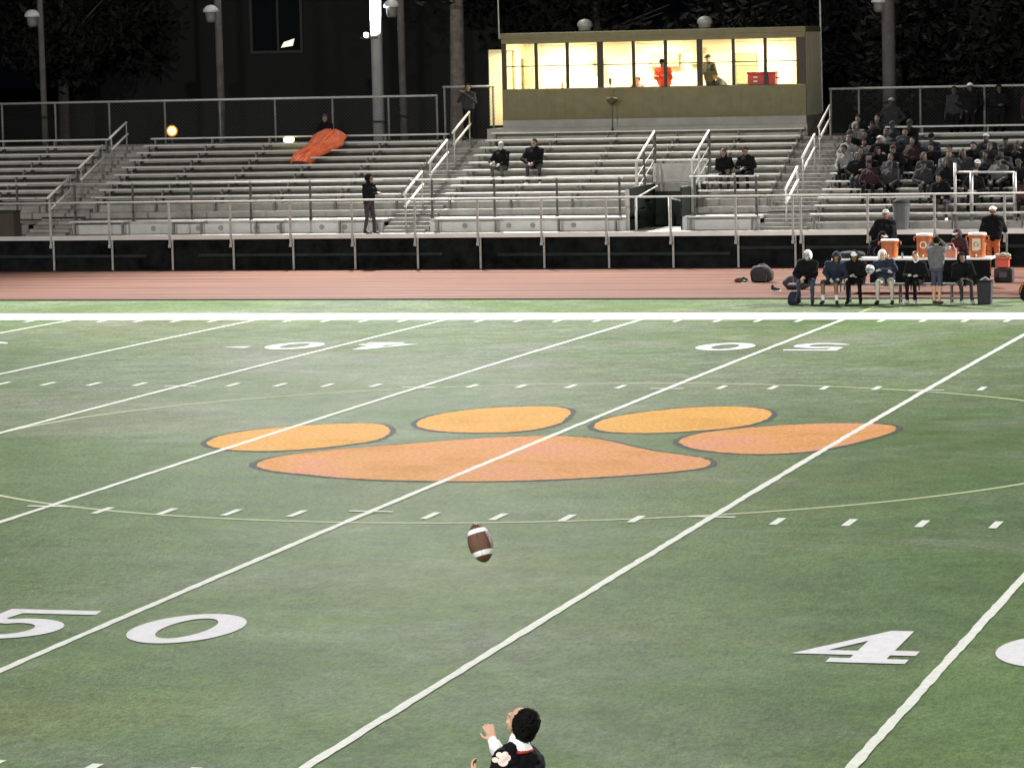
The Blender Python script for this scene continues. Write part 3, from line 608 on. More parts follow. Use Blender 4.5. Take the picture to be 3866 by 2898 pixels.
BARK = mat('bark', (.05, .042, .036), .9, 0, .35, 5, .5)
LEAF = mat('dark_leaves', (.0028, .0036, .0024), .7, 0, .5, 2)
def tree(name, label, x, y, tr, h, cr_, cz, n, seed, lean=0, ch=None, leaf=.22, group=None, bark=None):
    rg = random.Random(seed); p = thing(name, label, 'tree', (x, y, -.16), 0, group)
    m = MB(); prof = [(tr * 2.0, 0), (tr * 1.35, .8), (tr * 1.1, 2.5), (tr, 5), (tr * .8, h * .8), (tr * .35, h)]; prof = [q for q in prof if q[1] <= h]
    nn = 14; pts = []
    for r_, z in prof:
        for i in range(nn):
            a = 2 * math.pi * i / nn; rr = r_ * (1 + .18 * noise.noise(Vector((a * 2, z * .4, seed)))); pts.append((rr * math.cos(a) + lean * z / h, rr * math.sin(a), z))
    fs = [(k * nn + i, k * nn + (i + 1) % nn, k * nn + nn + (i + 1) % nn, k * nn + nn + i) for k in range(len(prof) - 1) for i in range(nn)]
    m.add(pts, fs)
    for i in range(7):
        a = rg.uniform(0, 6.28); z = cz - cr_ * .5 + rg.uniform(0, cr_ * .5); m.tube((lean * .7, 0, z), (lean + cr_ * .75 * math.cos(a), cr_ * .75 * math.sin(a), z + cr_ * rg.uniform(.2, .8)), tr * .35, tr * .08, 6)
    m.build('trunk', bark or BARK, p, smooth=True)
    c = MB(); ch = ch or cr_
    cl = [(Vector((lean + rg.gauss(0, .45) * cr_, rg.gauss(0, .45) * cr_, cz + rg.gauss(0, .45) * ch)), rg.uniform(.25, .5) * cr_) for _ in range(22)]
    for i in range(n):
        cc, rr = rg.choice(cl); d_ = Vector((rg.gauss(0, 1), rg.gauss(0, 1), rg.gauss(0, 1))).normalized() * rr * rg.uniform(.5, 1)
        q = cc + d_; a = Vector((rg.gauss(0, 1), rg.gauss(0, 1), rg.gauss(0, 1))).normalized(); b = a.orthogonal().normalized(); s_ = leaf * rg.uniform(.6, 1.3)
        c.add([q - a * s_, q + b * s_ * .4, q + a * s_, q - b * s_ * .4], [(0, 1, 2, 3)])
    c.build('crown', LEAF, p)
tree('broad_tree', 'pale tree trunk flaring at its foot left of the booth', -20.4, 62, .27, 12, 3.2, 11.6, 2500, 3, .1, bark=mat('pale_bark', (.17, .145, .125), .9, 0, .4, 5, .5))
TG = 'dark trees beyond the bleachers'
for i, (lb, x, y, h, c_, cz) in enumerate([('dark tree behind the left end of the fence', -41, 62, 9, 3, 7), ('black leafy tree behind the fence at its left end', -36.5, 66, 9, 2.6, 7),
        ('dark tree behind the left half of the booth', -16.5, 66, 10, 3.4, 8), ('dark tree behind the right half of the booth', -10.5, 64, 9, 3, 7.2),
        ('dark tree just right of the booth', -5.6, 63, 9, 2.8, 6.5), ('dark green tree behind the right fence, left of the edge tree', -.9, 61, 9, 3, 6.2), ('dark green tree at the right edge behind the fence', 3.8, 61, 9, 3, 6.4)]):
    tree('dark_tree', lb, x, y, .2, h, c_, cz, 3200, 20 + i, 0, 2.6, .2, TG)
bd = thing('building', 'dark building with a big window behind the left fence', 'building', (-29, 70, -.16))
BW = mat('dark_wall', (.008, .008, .008), .9, 0, .25, .8); 
m = MB(); m.box(-9, 8.5, 0, 8, 0, 11); m.build('wall', BW, bd)
m = MB(); m.box(-9.2, 8.7, -.2, 8.2, 11, 11.3); m.build('roof', BW, bd)
m = MB(); m.box(-1.75, .3, -.08, -.002, 6.2, 6.3); m.box(-1.75, .3, -.08, -.002, 8.5, 8.6); m.box(-1.75, -1.65, -.08, -.002, 6.3, 8.5); m.box(.2, .3, -.08, -.002, 6.3, 8.5); m.box(-.7, -.62, -.08, -.002, 6.3, 8.5); wf = m.build('window', mat('window_frame', (.028, .026, .025), .7), bd)
m = MB(); m.box(-1.65, -.7, -.04, -.003, 6.3, 8.5); m.box(-.62, .2, -.04, -.003, 6.3, 8.5); m.build('pane', mat('black_glass', (.006, .007, .008), .15), wf)
m = MB(); m.add([(-.56, -.05, 6.40), (-.1, -.05, 6.46), (-.03, -.05, 6.72), (-.44, -.05, 6.60), (-.56, -.07, 6.40), (-.1, -.07, 6.46), (-.03, -.07, 6.72), (-.44, -.07, 6.60)], [(0, 1, 2, 3), (7, 6, 5, 4), (0, 4, 5, 1), (1, 5, 6, 2), (2, 6, 7, 3), (3, 7, 4, 0)])
m.build('window_glint', mat('window_glint', (.8, .8, .75), .7, 0, .25, 6, emis=(1, .97, .86), es=.75), wf)  # bright reflection in the window, put in as a glowing piece
# glowing lamps
GLOW1 = mat('amber_glow', (1, .7, .2), .5, 0, 0, 1, emis=(1, .80, .30), es=5)
HALO = bpy.data.materials.new('amber_halo'); HALO.use_nodes = True; nt = HALO.node_tree; nt.nodes.remove(nt.nodes['Principled BSDF'])
tr = nt.nodes.new('ShaderNodeBsdfTransparent'); em = nt.nodes.new('ShaderNodeEmission'); em.inputs[0].default_value = (1, .36, .03, 1); em.inputs[1].default_value = 1.3; mx = nt.nodes.new('ShaderNodeMixShader'); mx.inputs[0].default_value = .45
nt.links.new(tr.outputs[0], mx.inputs[1]); nt.links.new(em.outputs[0], mx.inputs[2]); nt.links.new(mx.outputs[0], nt.nodes['Material Output'].inputs[0])
gp = thing('globe_lamp', 'glowing orange globe lamp behind the top left seats', 'lamp', (-28.35, 56, -.16))
m = MB(); m.tube((0, 0, 0), (0, 0, 3.55), .04, n=8); m.build('post', DARKST, gp)
def ball(mb, c, r_, n=14, k=10, mi=0): mb.lathe([(max(1e-3, r_ * math.sin(math.pi * j / k)), -r_ * math.cos(math.pi * j / k)) for j in range(k + 1)], c, n, mi)
m = MB(); ball(m, (0, 0, 3.74), .14); m.build('bulb', GLOW1, gp, smooth=True)
m = MB(); ball(m, (0, 0, 3.74), .19); m.build('globe', HALO, gp, smooth=True)  # outer shell added for the glow around the bulb
ly = thing('lantern', 'small yellow white lantern glowing under the top bench left of the orange blanket', 'lantern', (-22.05, 49.83, 3.24))
m = MB(); m.lathe([(.09, 0), (.16, .03), (.17, .12), (.12, .17), (.03, .18)], (0, 0, .06), 14); m.build('globe', mat('yellow_glow', (1, .9, .5), .5, 0, 0, 1, emis=(1, .88, .38), es=4), ly, smooth=True)
m = MB(); m.lathe([(.1, 0), (.1, .058)], (0, 0, 0), 12); m.build('base', DARKST, ly)

# ------------------------------------------------------------------ people
def icos(c, M, n=2):
    bm = bmesh.new(); bmesh.ops.create_icosphere(bm, subdivisions=n, radius=1)
    vs = [Vector(c) + M @ v.co for v in bm.verts]; fs = [tuple(v.index for v in f.verts) for f in bm.faces]; bm.free(); return vs, fs
def capsule(p0, p1, r0, r1, n=12):
    p0, p1 = Vector(p0), Vector(p1); d = p1 - p0; L = d.length
    d = d.normalized() if L > 1e-6 else Vector((0, 0, 1)); a = d.orthogonal().normalized(); b = d.cross(a); vs = [p0 - d * r0]; fs = []
    rings = []
    for k in range(1, 5): t = math.pi / 2 * k / 4; rings.append((p0 - d * r0 * math.cos(t), r0 * math.sin(t)))
    for k in range(0, 4): t = math.pi / 2 * k / 4; rings.append((p1 + d * r1 * math.sin(t), r1 * math.cos(t)))
    for c, r_ in rings:
        for i in range(n): t = 2 * math.pi * i / n; vs.append(c + (a * math.cos(t) + b * math.sin(t)) * r_)
    vs.append(p1 + d * r1); m = len(rings)
    for i in range(n): fs.append((0, 1 + (i + 1) % n, 1 + i))
    for k in range(m - 1):
        for i in range(n): j = (i + 1) % n; fs.append((1 + k * n + i, 1 + k * n + j, 1 + k * n + n + j, 1 + k * n + n + i))
    for i in range(n): fs.append((1 + (m - 1) * n + i, 1 + (m - 1) * n + (i + 1) % n, 1 + m * n))
    return vs, fs
def head_mat(fwd, up=(0, 0, 1)):
    y = -Vector(fwd).normalized(); z = (Vector(up) - y * Vector(up).dot(y)).normalized(); x = y.cross(z)
    return Matrix((x, y, z)).transposed()
def add_head(P, c, M, s=1.0, nose=1.0):
    c = Vector(c); T = lambda *v: c + M @ (Vector(v) * s)
    E = lambda o, r, l: P.append(('e', T(*o), M @ Matrix.Diagonal(Vector(r) * s), l))
    E((0, .012, .022), (.076, .096, .094), 'skin'); E((0, -.028, -.045), (.062, .066, .082), 'skin'); E((0, -.068, -.103), (.028, .026, .024), 'skin')
    P.append(('c', T(0, -.094, -.008), T(0, -.116, -.044), .011 * s, .017 * s, 'skin'))
    P.append(('c', T(-.035, -.088, .012), T(.035, -.088, .012), .012 * s, .012 * s, 'skin'))
    for i in (-1, 1):
        E((i * .078, .012, -.018), (.012, .024, .034), 'skin'); E((i * .03, -.088, -.004), (.013, .01, .009), 'eye')
        E((i * .042, -.06, -.04), (.024, .028, .024), 'skin')
    P.append(('c', T(-.022, -.088, -.073), T(.022, -.088, -.073), .008 * s, .008 * s, 'lip'))
def add_hand(P, wr, d, palm, s=1.0, curl=.5, side=1):
    wr = Vector(wr); d = Vector(d).normalized(); n = Vector(palm); n = (n - d * n.dot(d)).normalized(); a = d.cross(n) * side
    for i in (-1, 0, 1): P.append(('c', wr + a * .012 * i * s, wr + d * .085 * s + a * .026 * i * s, .017 * s, .014 * s, 'hand'))
    for i, L in enumerate((.066, .076, .070, .054)):
        b0 = wr + d * .088 * s + a * (.034 - .0225 * i) * s; d1 = (d * math.cos(curl * .6) + n * math.sin(curl * .6)).normalized(); d2 = (d * math.cos(curl * 1.6) + n * math.sin(curl * 1.6)).normalized()
        m_ = b0 + d1 * L * .55 * s; P.append(('c', b0, m_, .0092 * s, .0085 * s, 'hand')); P.append(('c', m_, m_ + d2 * L * .5 * s, .0085 * s, .0072 * s, 'hand'))
    t0 = wr + d * .025 * s + a * .03 * s; t1 = t0 + (d * .6 + a * .75 + n * .35).normalized() * .045 * s
    P.append(('c', t0, t1, .0125 * s, .010 * s, 'hand')); P.append(('c', t1, t1 + (d * .9 + n * .45 + a * .1).normalized() * .032 * s, .010 * s, .008 * s, 'hand'))
def body_parts(J, s=1.0, bulk=1.0, hands=True, shorts=False, socks=False, curl=.6, sleeve='top', bare=False, head_fwd=(0, -1, 0), skirtless=True):
    P = []; V = lambda k: Vector(J[k])
    pe, ch, ne, hd = V('pelvis'), V('chest'), V('neck'), V('head')
    C = lambda a, b, r0, r1, l: P.append(('c', Vector(a), Vector(b), r0 * s, r1 * s, l))
    C(V('hipL'), V('hipR'), .112, .112, 'pants'); up_ = (ch - pe).normalized()
    for sd in 'LR':
        C(V('hip' + sd) + up_ * .07 * s, V('sh' + sd) * .62 + ch * .38 - up_ * .06 * s, .105 * bulk, .118 * bulk, 'top')
    C(pe + up_ * .06 * s, ch, .125 * bulk, .135 * bulk, 'top'); C(V('shL'), V('shR'), .074 * bulk, .074 * bulk, 'top')
    C(V('shL') * .5 + ne * .5, V('shR') * .5 + ne * .5, .062 * bulk, .062 * bulk, 'top')
    C(ne - up_ * .03 * s, hd + (hd - ne) * .1, .056, .054, 'skin'); C(ne - up_ * .03 * s, ne + (hd - ne) * .18, .07, .062, 'collar')
    for sd in 'LR':
        sh, el, wr = V('sh' + sd), V('el' + sd), V('wr' + sd)
        C(sh, el, .062 * bulk, .050 * bulk, 'top' if not bare else 'sleeve'); C(el, wr, .049 * bulk, .036 * bulk, sleeve)
        C(el.lerp(wr, .86), wr + (wr - el).normalized() * .012 * s, .031, .027, 'hand')
        if hands: add_hand(P, wr, V('hd' + sd) if 'hd' + sd in J else (wr - el), V('pm' + sd) if 'pm' + sd in J else Vector((-.5 if sd == 'L' else .5, .1, -.5)), s, curl, 1 if sd == 'R' else -1)
        else: C(wr, wr + (wr - el).normalized() * .1 * s, .036, .03, 'hand')
        hp, kn, an = V('hip' + sd), V('knee' + sd), V('ank' + sd)
        C(hp, kn, .092, .064, 'pants'); C(kn, an, .060, .043, 'shin' if shorts else 'pants')
        if shorts: C(kn.lerp(hp, .18), kn.lerp(hp, .1), .072, .074, 'pants')
        if socks: C(kn.lerp(an, .5), an, .051, .044, 'sock')
        to = V('toe' + sd); C(an - Vector((0, 0, .028)) * s, to, .046, .036, 'shoe'); C(an - Vector((0, 0, .035)) * s + (an - to).normalized() * .03 * s, to, .036, .034, 'shoe')
    add_head(P, hd, head_mat(head_fwd), s)
    return P
def body_mesh(name, P, voxel, slots, order=None, smooth=2, wrinkle=.011):
    vs, fs = [], []
    for p in P:
        v, f = icos(p[1], p[2]) if p[0] == 'e' else capsule(*p[1:5])
        n = len(vs); vs += v; fs += [tuple(i + n for i in q) for q in f]
    me = bpy.data.meshes.new('tmp'); me.from_pydata(vs, [], fs); o = bpy.data.objects.new('tmp', me); col.objects.link(o)
    r_ = o.modifiers.new('r', 'REMESH'); r_.mode = 'VOXEL'; r_.voxel_size = voxel
    sm = o.modifiers.new('s', 'SMOOTH'); sm.factor = .5; sm.iterations = smooth
    dg = bpy.context.evaluated_depsgraph_get(); dg.update(); out = bpy.data.meshes.new_from_object(o.evaluated_get(dg))
    bpy.data.objects.remove(o); bpy.data.meshes.remove(me); out.name = name
    labels = list(slots.keys())
    for k in labels: out.materials.append(slots[k])
    pre = []
    for p in P:
        l = labels.index(p[-1]) if p[-1] in slots else 0
        if p[0] == 'e': pre.append((0, p[1], p[2].inverted(), sum(c.length for c in p[2].col) / 3 if hasattr(p[2], 'col') else .05, l))
        else: d = p[2] - p[1]; pre.append((1, p[1], d, max(d.length_squared, 1e-9), p[3], p[4], l))
    for q in out.polygons:
        c = q.center; best = 9; bl_ = 0
        for e in pre:
            if e[0] == 0: dist = ((e[2] @ (c - e[1])).length - 1) * e[3]
            else:
                t_ = min(1, max(0, (c - e[1]).dot(e[2]) / e[3])); dist = (c - e[1] - e[2] * t_).length - (e[4] + (e[5] - e[4]) * t_)
            if dist < best: best = dist; bl_ = e[-1]
        q.material_index = bl_; q.use_smooth = True
    if wrinkle:
        cloth = {labels.index(k) for k in ('top', 'pants', 'sleeve') if k in labels}; cnt = [0] * len(out.vertices); tot = [0] * len(out.vertices)
        for q in out.polygons:
            for i in q.vertices: tot[i] += 1; cnt[i] += q.material_index in cloth
        nrm = [v.normal.copy() for v in out.vertices]
        for v, n_ in zip(out.vertices, nrm):
            if cnt[v.index] == tot[v.index]: v.co += n_ * wrinkle * (noise.noise(v.co * 9) * 1.1 + noise.noise(Vector((v.co.x * 14, v.co.y * 14, v.co.z * 34))) * .9)
    return out
def slots(top, pants, skin=SKIN, shoe=DARK, sleeve=None, collar=None, sock=WHITEF, hand=None, **k):
    d = dict(skin=skin, top=top, pants=pants, shoe=shoe, sleeve=sleeve or top, collar=collar or top, shin=skin, sock=sock, eye=EYE, lip=skin, hand=hand or skin, trim=REDF); d.update(k); return d
def cap_mesh(name, m, off, rad, M=None, c=(0, 0, 0), bump=.0, cut=None, n=3, curls=0, seed=0, freq=30, lobes=()):
    M = M or Matrix.Identity(3); c = Vector(c); vs, fs = icos((0, 0, 0), Matrix.Identity(3), n); out = []
    for v in vs:
        d = v.copy(); k = 1 + bump * noise.noise(d * freq / 6 + Vector((seed, 0, 0))) + bump * .6 * noise.noise(d * freq / 2) + sum(a_ * max(0, d.dot(Vector(l_).normalized())) ** 3 for l_, a_ in lobes)
        out.append(Vector(off) + Vector((d.x * rad[0], d.y * rad[1], d.z * rad[2])) * k)
    keep = [f for f in fs if cut is None or not cut(sum((vs[i] for i in f), Vector()) / 3)]
    mb = MB(); mb.add([c + M @ v for v in out], keep)
    rg = random.Random(seed)
    for i in range(curls):
        d = Vector((rg.gauss(0, 1), rg.gauss(0, 1), rg.gauss(0, 1))).normalized()
        if cut and cut(d): continue
        p = Vector(off) + Vector((d.x * rad[0], d.y * rad[1], d.z * rad[2])); a, b = icos(c + M @ p, Matrix.Identity(3) * rg.uniform(.005, .011), 1); mb.add(a, b)
    me = bpy.data.meshes.new(name); me.from_pydata(mb.v, [], mb.f); me.materials.append(m); me.polygons.foreach_set('use_smooth', [True] * len(mb.f)); me.update()
    return me
def face_cut(d): return d.y < -.30 and d.z < .42
def add_child(name, me, parent):
    o = bpy.data.objects.new(name, me); col.objects.link(o); o.parent = parent; return o
def headgear(kind, m, hd, parent, M=None, s=1.0):
    if kind == 'hair': me = cap_mesh('hair', m, (0, .018, .032), (.086, .103, .094), M, hd, .06, face_cut)
    elif kind == 'long': me = cap_mesh('hair', m, (0, .03, -.03), (.098, .10, .165), M, hd, .06, lambda d: d.y < -.25 and d.z < .6)
    elif kind == 'beanie': me = cap_mesh('beanie', m, (0, .012, .045), (.090, .106, .088), M, hd, .02, lambda d: d.z < -.28 - .1 * d.y)
    elif kind == 'hood': me = cap_mesh('hood', m, (0, .02, .0), (.112, .125, .14), M, hd, .03, lambda d: d.y < -.45 and -.75 < d.z < .55)
    elif kind == 'wrap': me = cap_mesh('hood', m, (0, .012, -.012), (.106, .108, .134), M, hd, .03, lambda d: d.y < -.4 and abs(d.x) < .72 and -.8 < d.z < .5)
    else: me = cap_mesh('cap', m, (0, .012, .04), (.090, .104, .085), M, hd, .01, lambda d: d.z < -.05)
    o = add_child(kind if kind != 'long' and kind != 'wrap' else ('hair' if kind == 'long' else 'hood'), me, parent)
    if kind == 'cap':
        b = MB(); Mx = M or Matrix.Identity(3); h = Vector(hd)
        pts = [h + Mx @ Vector((x, y, .055 + z)) for z in (0, .008) for x, y in ((-.075, -.06), (-.06, -.15), (0, -.175), (.06, -.15), (.075, -.06))]
        b.add(pts, [(0, 1, 2, 3, 4), (9, 8, 7, 6, 5), (0, 5, 6, 1), (1, 6, 7, 2), (2, 7, 8, 3), (3, 8, 9, 4), (4, 9, 5, 0)]); b.build('peak', m, o)
    return o
def sit(lean=.0, arms='lap', knees=.13, foot=.42, tuck=0, turn=0, sh=.19):
    J = dict(pelvis=(0, 0, .53), hipL=(.09, 0, .53), hipR=(-.09, 0, .53), kneeL=(knees, -.43, .53), kneeR=(-knees, -.43, .53),
             ankL=(knees + .01, -foot + tuck, .085), ankR=(-knees - .01, -foot, .085))
    J['toeL'] = (knees + .03, -foot + tuck - .16, .035); J['toeR'] = (-knees - .03, -foot - .16, .035)
    l = lambda z: -lean * (z - .53)
    J['chest'] = (0, l(.88) - .02, .88); J['shL'] = (sh, l(.98), .965); J['shR'] = (-sh, l(.98), .965); J['neck'] = (0, l(1.05), 1.04); J['head'] = (0, l(1.2) - .03, 1.185 - .05 * lean)
    y = l(.9)
    if arms == 'lap': J.update(elL=(.27, y - .04, .70), elR=(-.27, y - .04, .70), wrL=(.09, -.30, .66), wrR=(-.09, -.30, .66))
    elif arms == 'cross': J.update(elL=(.27, y - .08, .76), elR=(-.27, y - .08, .76), wrL=(-.06, y - .24, .80), wrR=(.06, y - .26, .77))
    elif arms == 'knees': J.update(elL=(.25, y - .17, .72), elR=(-.25, y - .17, .72), wrL=(.13, -.42, .62), wrR=(-.13, -.42, .62))
    elif arms == 'clap': J.update(elL=(.25, y - .08, .76), elR=(-.25, y - .08, .76), wrL=(.05, y - .27, .95), wrR=(-.05, y - .27, .95))
    return J
def stand(lean=0, arms='down', step=0):
    l = lambda z: -lean * (z - .93)
    J = dict(pelvis=(0, 0, .95), hipL=(.09, 0, .93), hipR=(-.09, 0, .93), kneeL=(.10, -.02 - step * .6, .50), kneeR=(-.10, -.02 + step * .3, .50), ankL=(.10, .02 - step, .085), ankR=(-.10, .02 + step, .085 + abs(step) * .06))
    J['toeL'] = (.12, -.14 - step, .035); J['toeR'] = (-.12, -.14 + step, .035)
    J['chest'] = (0, l(1.28), 1.28); J['shL'] = (.19, l(1.42), 1.42); J['shR'] = (-.19, l(1.42), 1.42); J['neck'] = (0, l(1.5), 1.495); J['head'] = (0, l(1.63) - .02, 1.64)
    y = l(1.3)
    if arms == 'down': J.update(elL=(.26, y + .02, 1.14), elR=(-.26, y + .02, 1.14), wrL=(.27, y - .08, .90), wrR=(-.27, y - .08, .90))
    elif arms == 'hip': J.update(elL=(.26, y + .02, 1.14), wrL=(.24, y - .1, .90), elR=(-.38, y + .06, 1.18), wrR=(-.18, y - .06, 1.02))
    elif arms == 'hips': J.update(elL=(.38, y + .06, 1.18), wrL=(.18, y - .05, 1.02), elR=(-.38, y + .06, 1.18), wrR=(-.18, y - .05, 1.02))
    elif arms == 'front': J.update(elL=(.27, y - .06, 1.16), elR=(-.27, y - .06, 1.16), wrL=(.08, y - .28, 1.18), wrR=(-.08, y - .28, 1.16))
    elif arms == 'phone': J.update(elL=(.28, y - .1, 1.2), elR=(-.28, y - .1, 1.2), wrL=(.07, y - .26, 1.44), wrR=(-.07, y - .26, 1.44))
    elif arms == 'up': J.update(elL=(.24, y - .2, 1.5), elR=(-.24, y - .2, 1.5), wrL=(.07, y - .12, 1.68), wrR=(-.07, y - .12, 1.68))
    return J
def scaleJ(J, s): return {k: tuple(c * s for c in v) for k, v in J.items()}
def vary(J, seed, yaw=12, roll=7, legs=.05):
    rg = random.Random(seed); a = R(rg.uniform(-yaw, yaw)); b = R(rg.uniform(-roll, roll)); pv = Vector(J['pelvis']); M = Matrix.Rotation(a, 3, 'Z') @ Matrix.Rotation(b, 3, 'Y'); J = dict(J)
    for k in ('chest', 'shL', 'shR', 'neck', 'head', 'elL', 'elR', 'wrL', 'wrR'): J[k] = tuple(pv + M @ (Vector(J[k]) - pv))
    for sd in 'LR':
        dx, dy = rg.uniform(-legs, legs), rg.uniform(-legs * 1.6, legs * 1.6); J['knee' + sd] = (J['knee' + sd][0] + dx, J['knee' + sd][1] + dy * .3, J['knee' + sd][2])
        for k in ('ank', 'toe'): q = J[k + sd]; J[k + sd] = (q[0] + dx * .6 + (rg.uniform(-.03, .03) if k == 'toe' else 0), q[1] + dy, q[2])
        q = J['el' + sd]; J['el' + sd] = (q[0] * rg.uniform(.9, 1.22), q[1] + rg.uniform(-.04, .05), q[2] + rg.uniform(-.03, .04)); q = J['wr' + sd]; J['wr' + sd] = (q[0] + rg.uniform(-.06, .06), q[1] + rg.uniform(-.05, .04), q[2] + rg.uniform(-.02, .05))
    return J
def look(seed): rg = random.Random(seed + 99); return (rg.uniform(-.55, .55), -1, rg.uniform(-.35, .12))
pseed = [0]
def person(label, J, sl, loc, rz=0, gear=None, s=1.0, voxel=.014, group=None, bulk=1.08, hands=True, head_fwd=(0, -1, 0), **kw):
    pseed[0] += 1; J = scaleJ(vary(J, pseed[0]) if J['pelvis'][2] < .6 else vary(J, pseed[0], 8, 2, .02), s)
    if head_fwd == (0, -1, 0): head_fwd = look(pseed[0])
    me = body_mesh('person', body_parts(J, s, bulk, hands, head_fwd=head_fwd, **kw), voxel, sl)
    o = bpy.data.objects.new('person', me); col.objects.link(o); o.location = loc; o.rotation_euler = (0, 0, rz)
    tag(o, label, 'person', group)
    for g_ in (gear or []): headgear(g_[0], g_[1], J['head'], o, head_mat(head_fwd))
    return o

# --- people on and behind the team bench
bn = thing('team_bench', 'long low bench on the turf edge under the row of people', 'bench', (-.2, 29.32, -.1))
m = MB(); m.box(-2.05, 2.05, -.13, .13, .42, .46); m.build('seat', mat('dull_bench', (.12, .12, .115), .6), bn, bevel=.008)
for x in (-1.8, -.6, .6, 1.8):
    m = MB(); m.bar((x, -.13, .0), (x, -.08, .418), .035); m.bar((x, .13, 0), (x, .08, .418), .035); m.bar((x, -.13, .1), (x, .13, .1), .025); m.build('leg', DARKST, bn)
BG = 'people along the team bench'
G0 = -.097
person('person on the bench end in black jacket, jeans and white hood round a grey face', sit(.16, 'knees', .15), slots(BLACK, BLUEJ, LGREY, hand=SKIN), (-1.8, 29.32, G0), R(4), [('wrap', WHITEF)], .97, group=BG, bulk=1.22)
person('person hunched in navy jacket, bare shins above white socks, on the bench', sit(.55, 'knees', .17), slots(NAVY, BROWNF, SKIN2, sock=WHITEF, hand=LGREY), (-1.17, 29.36, G0), R(0), [('hood', NAVY)], .94, group=BG, bulk=1.2, shorts=True, socks=True, head_fwd=(0, -1, -.5))
person('dark faced person in white headband and black coat, third along the bench', sit(.3, 'lap', .15), slots(BLACK, BLACK, SKIN2, hand=LGREY), (-.62, 29.32, G0), R(0), [('hood', BLACK), ('beanie', WHITEF)], .95, group=BG, bulk=1.3, head_fwd=(0, -1, -.25))
person('person in white beanie, navy jacket and cream trousers on the bench', sit(.2, 'cross', .16), slots(NAVY, CREAM, SKIN, hand=LGREY), (.08, 29.3, G0), R(6), [('wrap', WHITEF)], .97, group=BG, bulk=1.2)
person('red haired person in black with a white collar, white shoes, on the bench', sit(.2, 'lap', .06), slots(BLACK, BLACK, SKIN, WHITEF, collar=WHITEF, hand=LGREY), (.78, 29.3, G0), R(-10), [('hair', mat('red_hair', (.10, .025, .015), .6, 0, .3, 30))], .93, group=BG, bulk=1.12)
person('person in grey top and navy shorts standing at the table, back turned, arms raised', stand(.05, 'up', .03), slots(GREY, mat('slate_fabric', (.05, .055, .08), .85), SKIN, OLIVE, sleeve=GREY), (1.33, 28.85, G0), R(165), [('hair', HAIRB)], .88, group=BG, shorts=True)
person('person in black on the bench beside the dark bin, one pale shoe out', sit(.35, 'lap', .1, .5), slots(BLACK, CHAR, SKIN3, LGREY), (1.86, 29.35, G0), R(20), [('hood', BLACK)], .9, group=BG, bulk=1.2)
TG2 = 'people behind the drinks table'
person('standing person in black jacket and pale cap, hand on hip, behind the table', stand(.08, 'hip'), slots(BLACK, BLACK, SKIN2), (-1.35, 37, G0), R(25), [('hair', HAIRB), ('cap', LGREY)], 1.03, group=TG2, bulk=1.25)
person('standing person in white cap, black jacket and orange shorts behind the table', stand(.02, 'front'), slots(BLACK, ORANGEF, SKIN2), (1.2, 38.4, G0), R(185), [('cap', WHITEF)], 1.02, group=TG2, bulk=1.3, shorts=True)
person('dark figure crouching behind the left drinks cooler', sit(.7, 'knees', .2, .3), slots(BLACK, BLACK, SKIN2), (-1.5, 36.2, G0 + .05), R(40), [('hood', BLACK), ('cap', LGREY)], .98, group=TG2, bulk=1.25, head_fwd=(0, -1, -.4))
person('person in maroon top bending beside the right drinks cooler', stand(.55, 'front'), slots(MAROON, BLACK, SKIN3), (.95, 35.2, G0), R(-20), [('hood', MAROON), ('cap', LGREY)], .78, group=TG2, bulk=1.2, head_fwd=(0, -1, -.4))

# --- drinks table and its load
tb = thing('folding_table', 'long white topped table with black skirt carrying the orange coolers', 'table', (.05, 33.1, -.097))
m = MB(); m.box(-1.95, 1.95, -.36, .36, .775, .825); m.build('tabletop', WHP, tb, bevel=.01)
m = MB(); N_ = 160
for i in range(N_ + 1):
    x = -1.0 + 2.93 * i / N_; f = .018 * math.sin(i * .9) + .012 * math.sin(i * 2.3)
    m.v += [(x, -.365 + f * .3, .77), (x, -.38 + f, .45), (x, -.385 + f * 1.5, .16 + .012 * math.sin(i * .5))]
for i in range(N_):
    for j in (0, 1): m.f.append((3 * i + j, 3 * i + j + 1, 3 * i + 4 + j, 3 * i + 3 + j)); m.m.append(0)
o = m.build('table_skirt', BLACK, tb, smooth=True)
for x in (-1.75, -.1, .1, 1.75):
    for y in (-.25, .25):
        m = MB(); m.tube((x, y, 0), (x, y, .774), .018, n=8); m.build('leg', DARKST, tb)
TT = -.097 + .8255
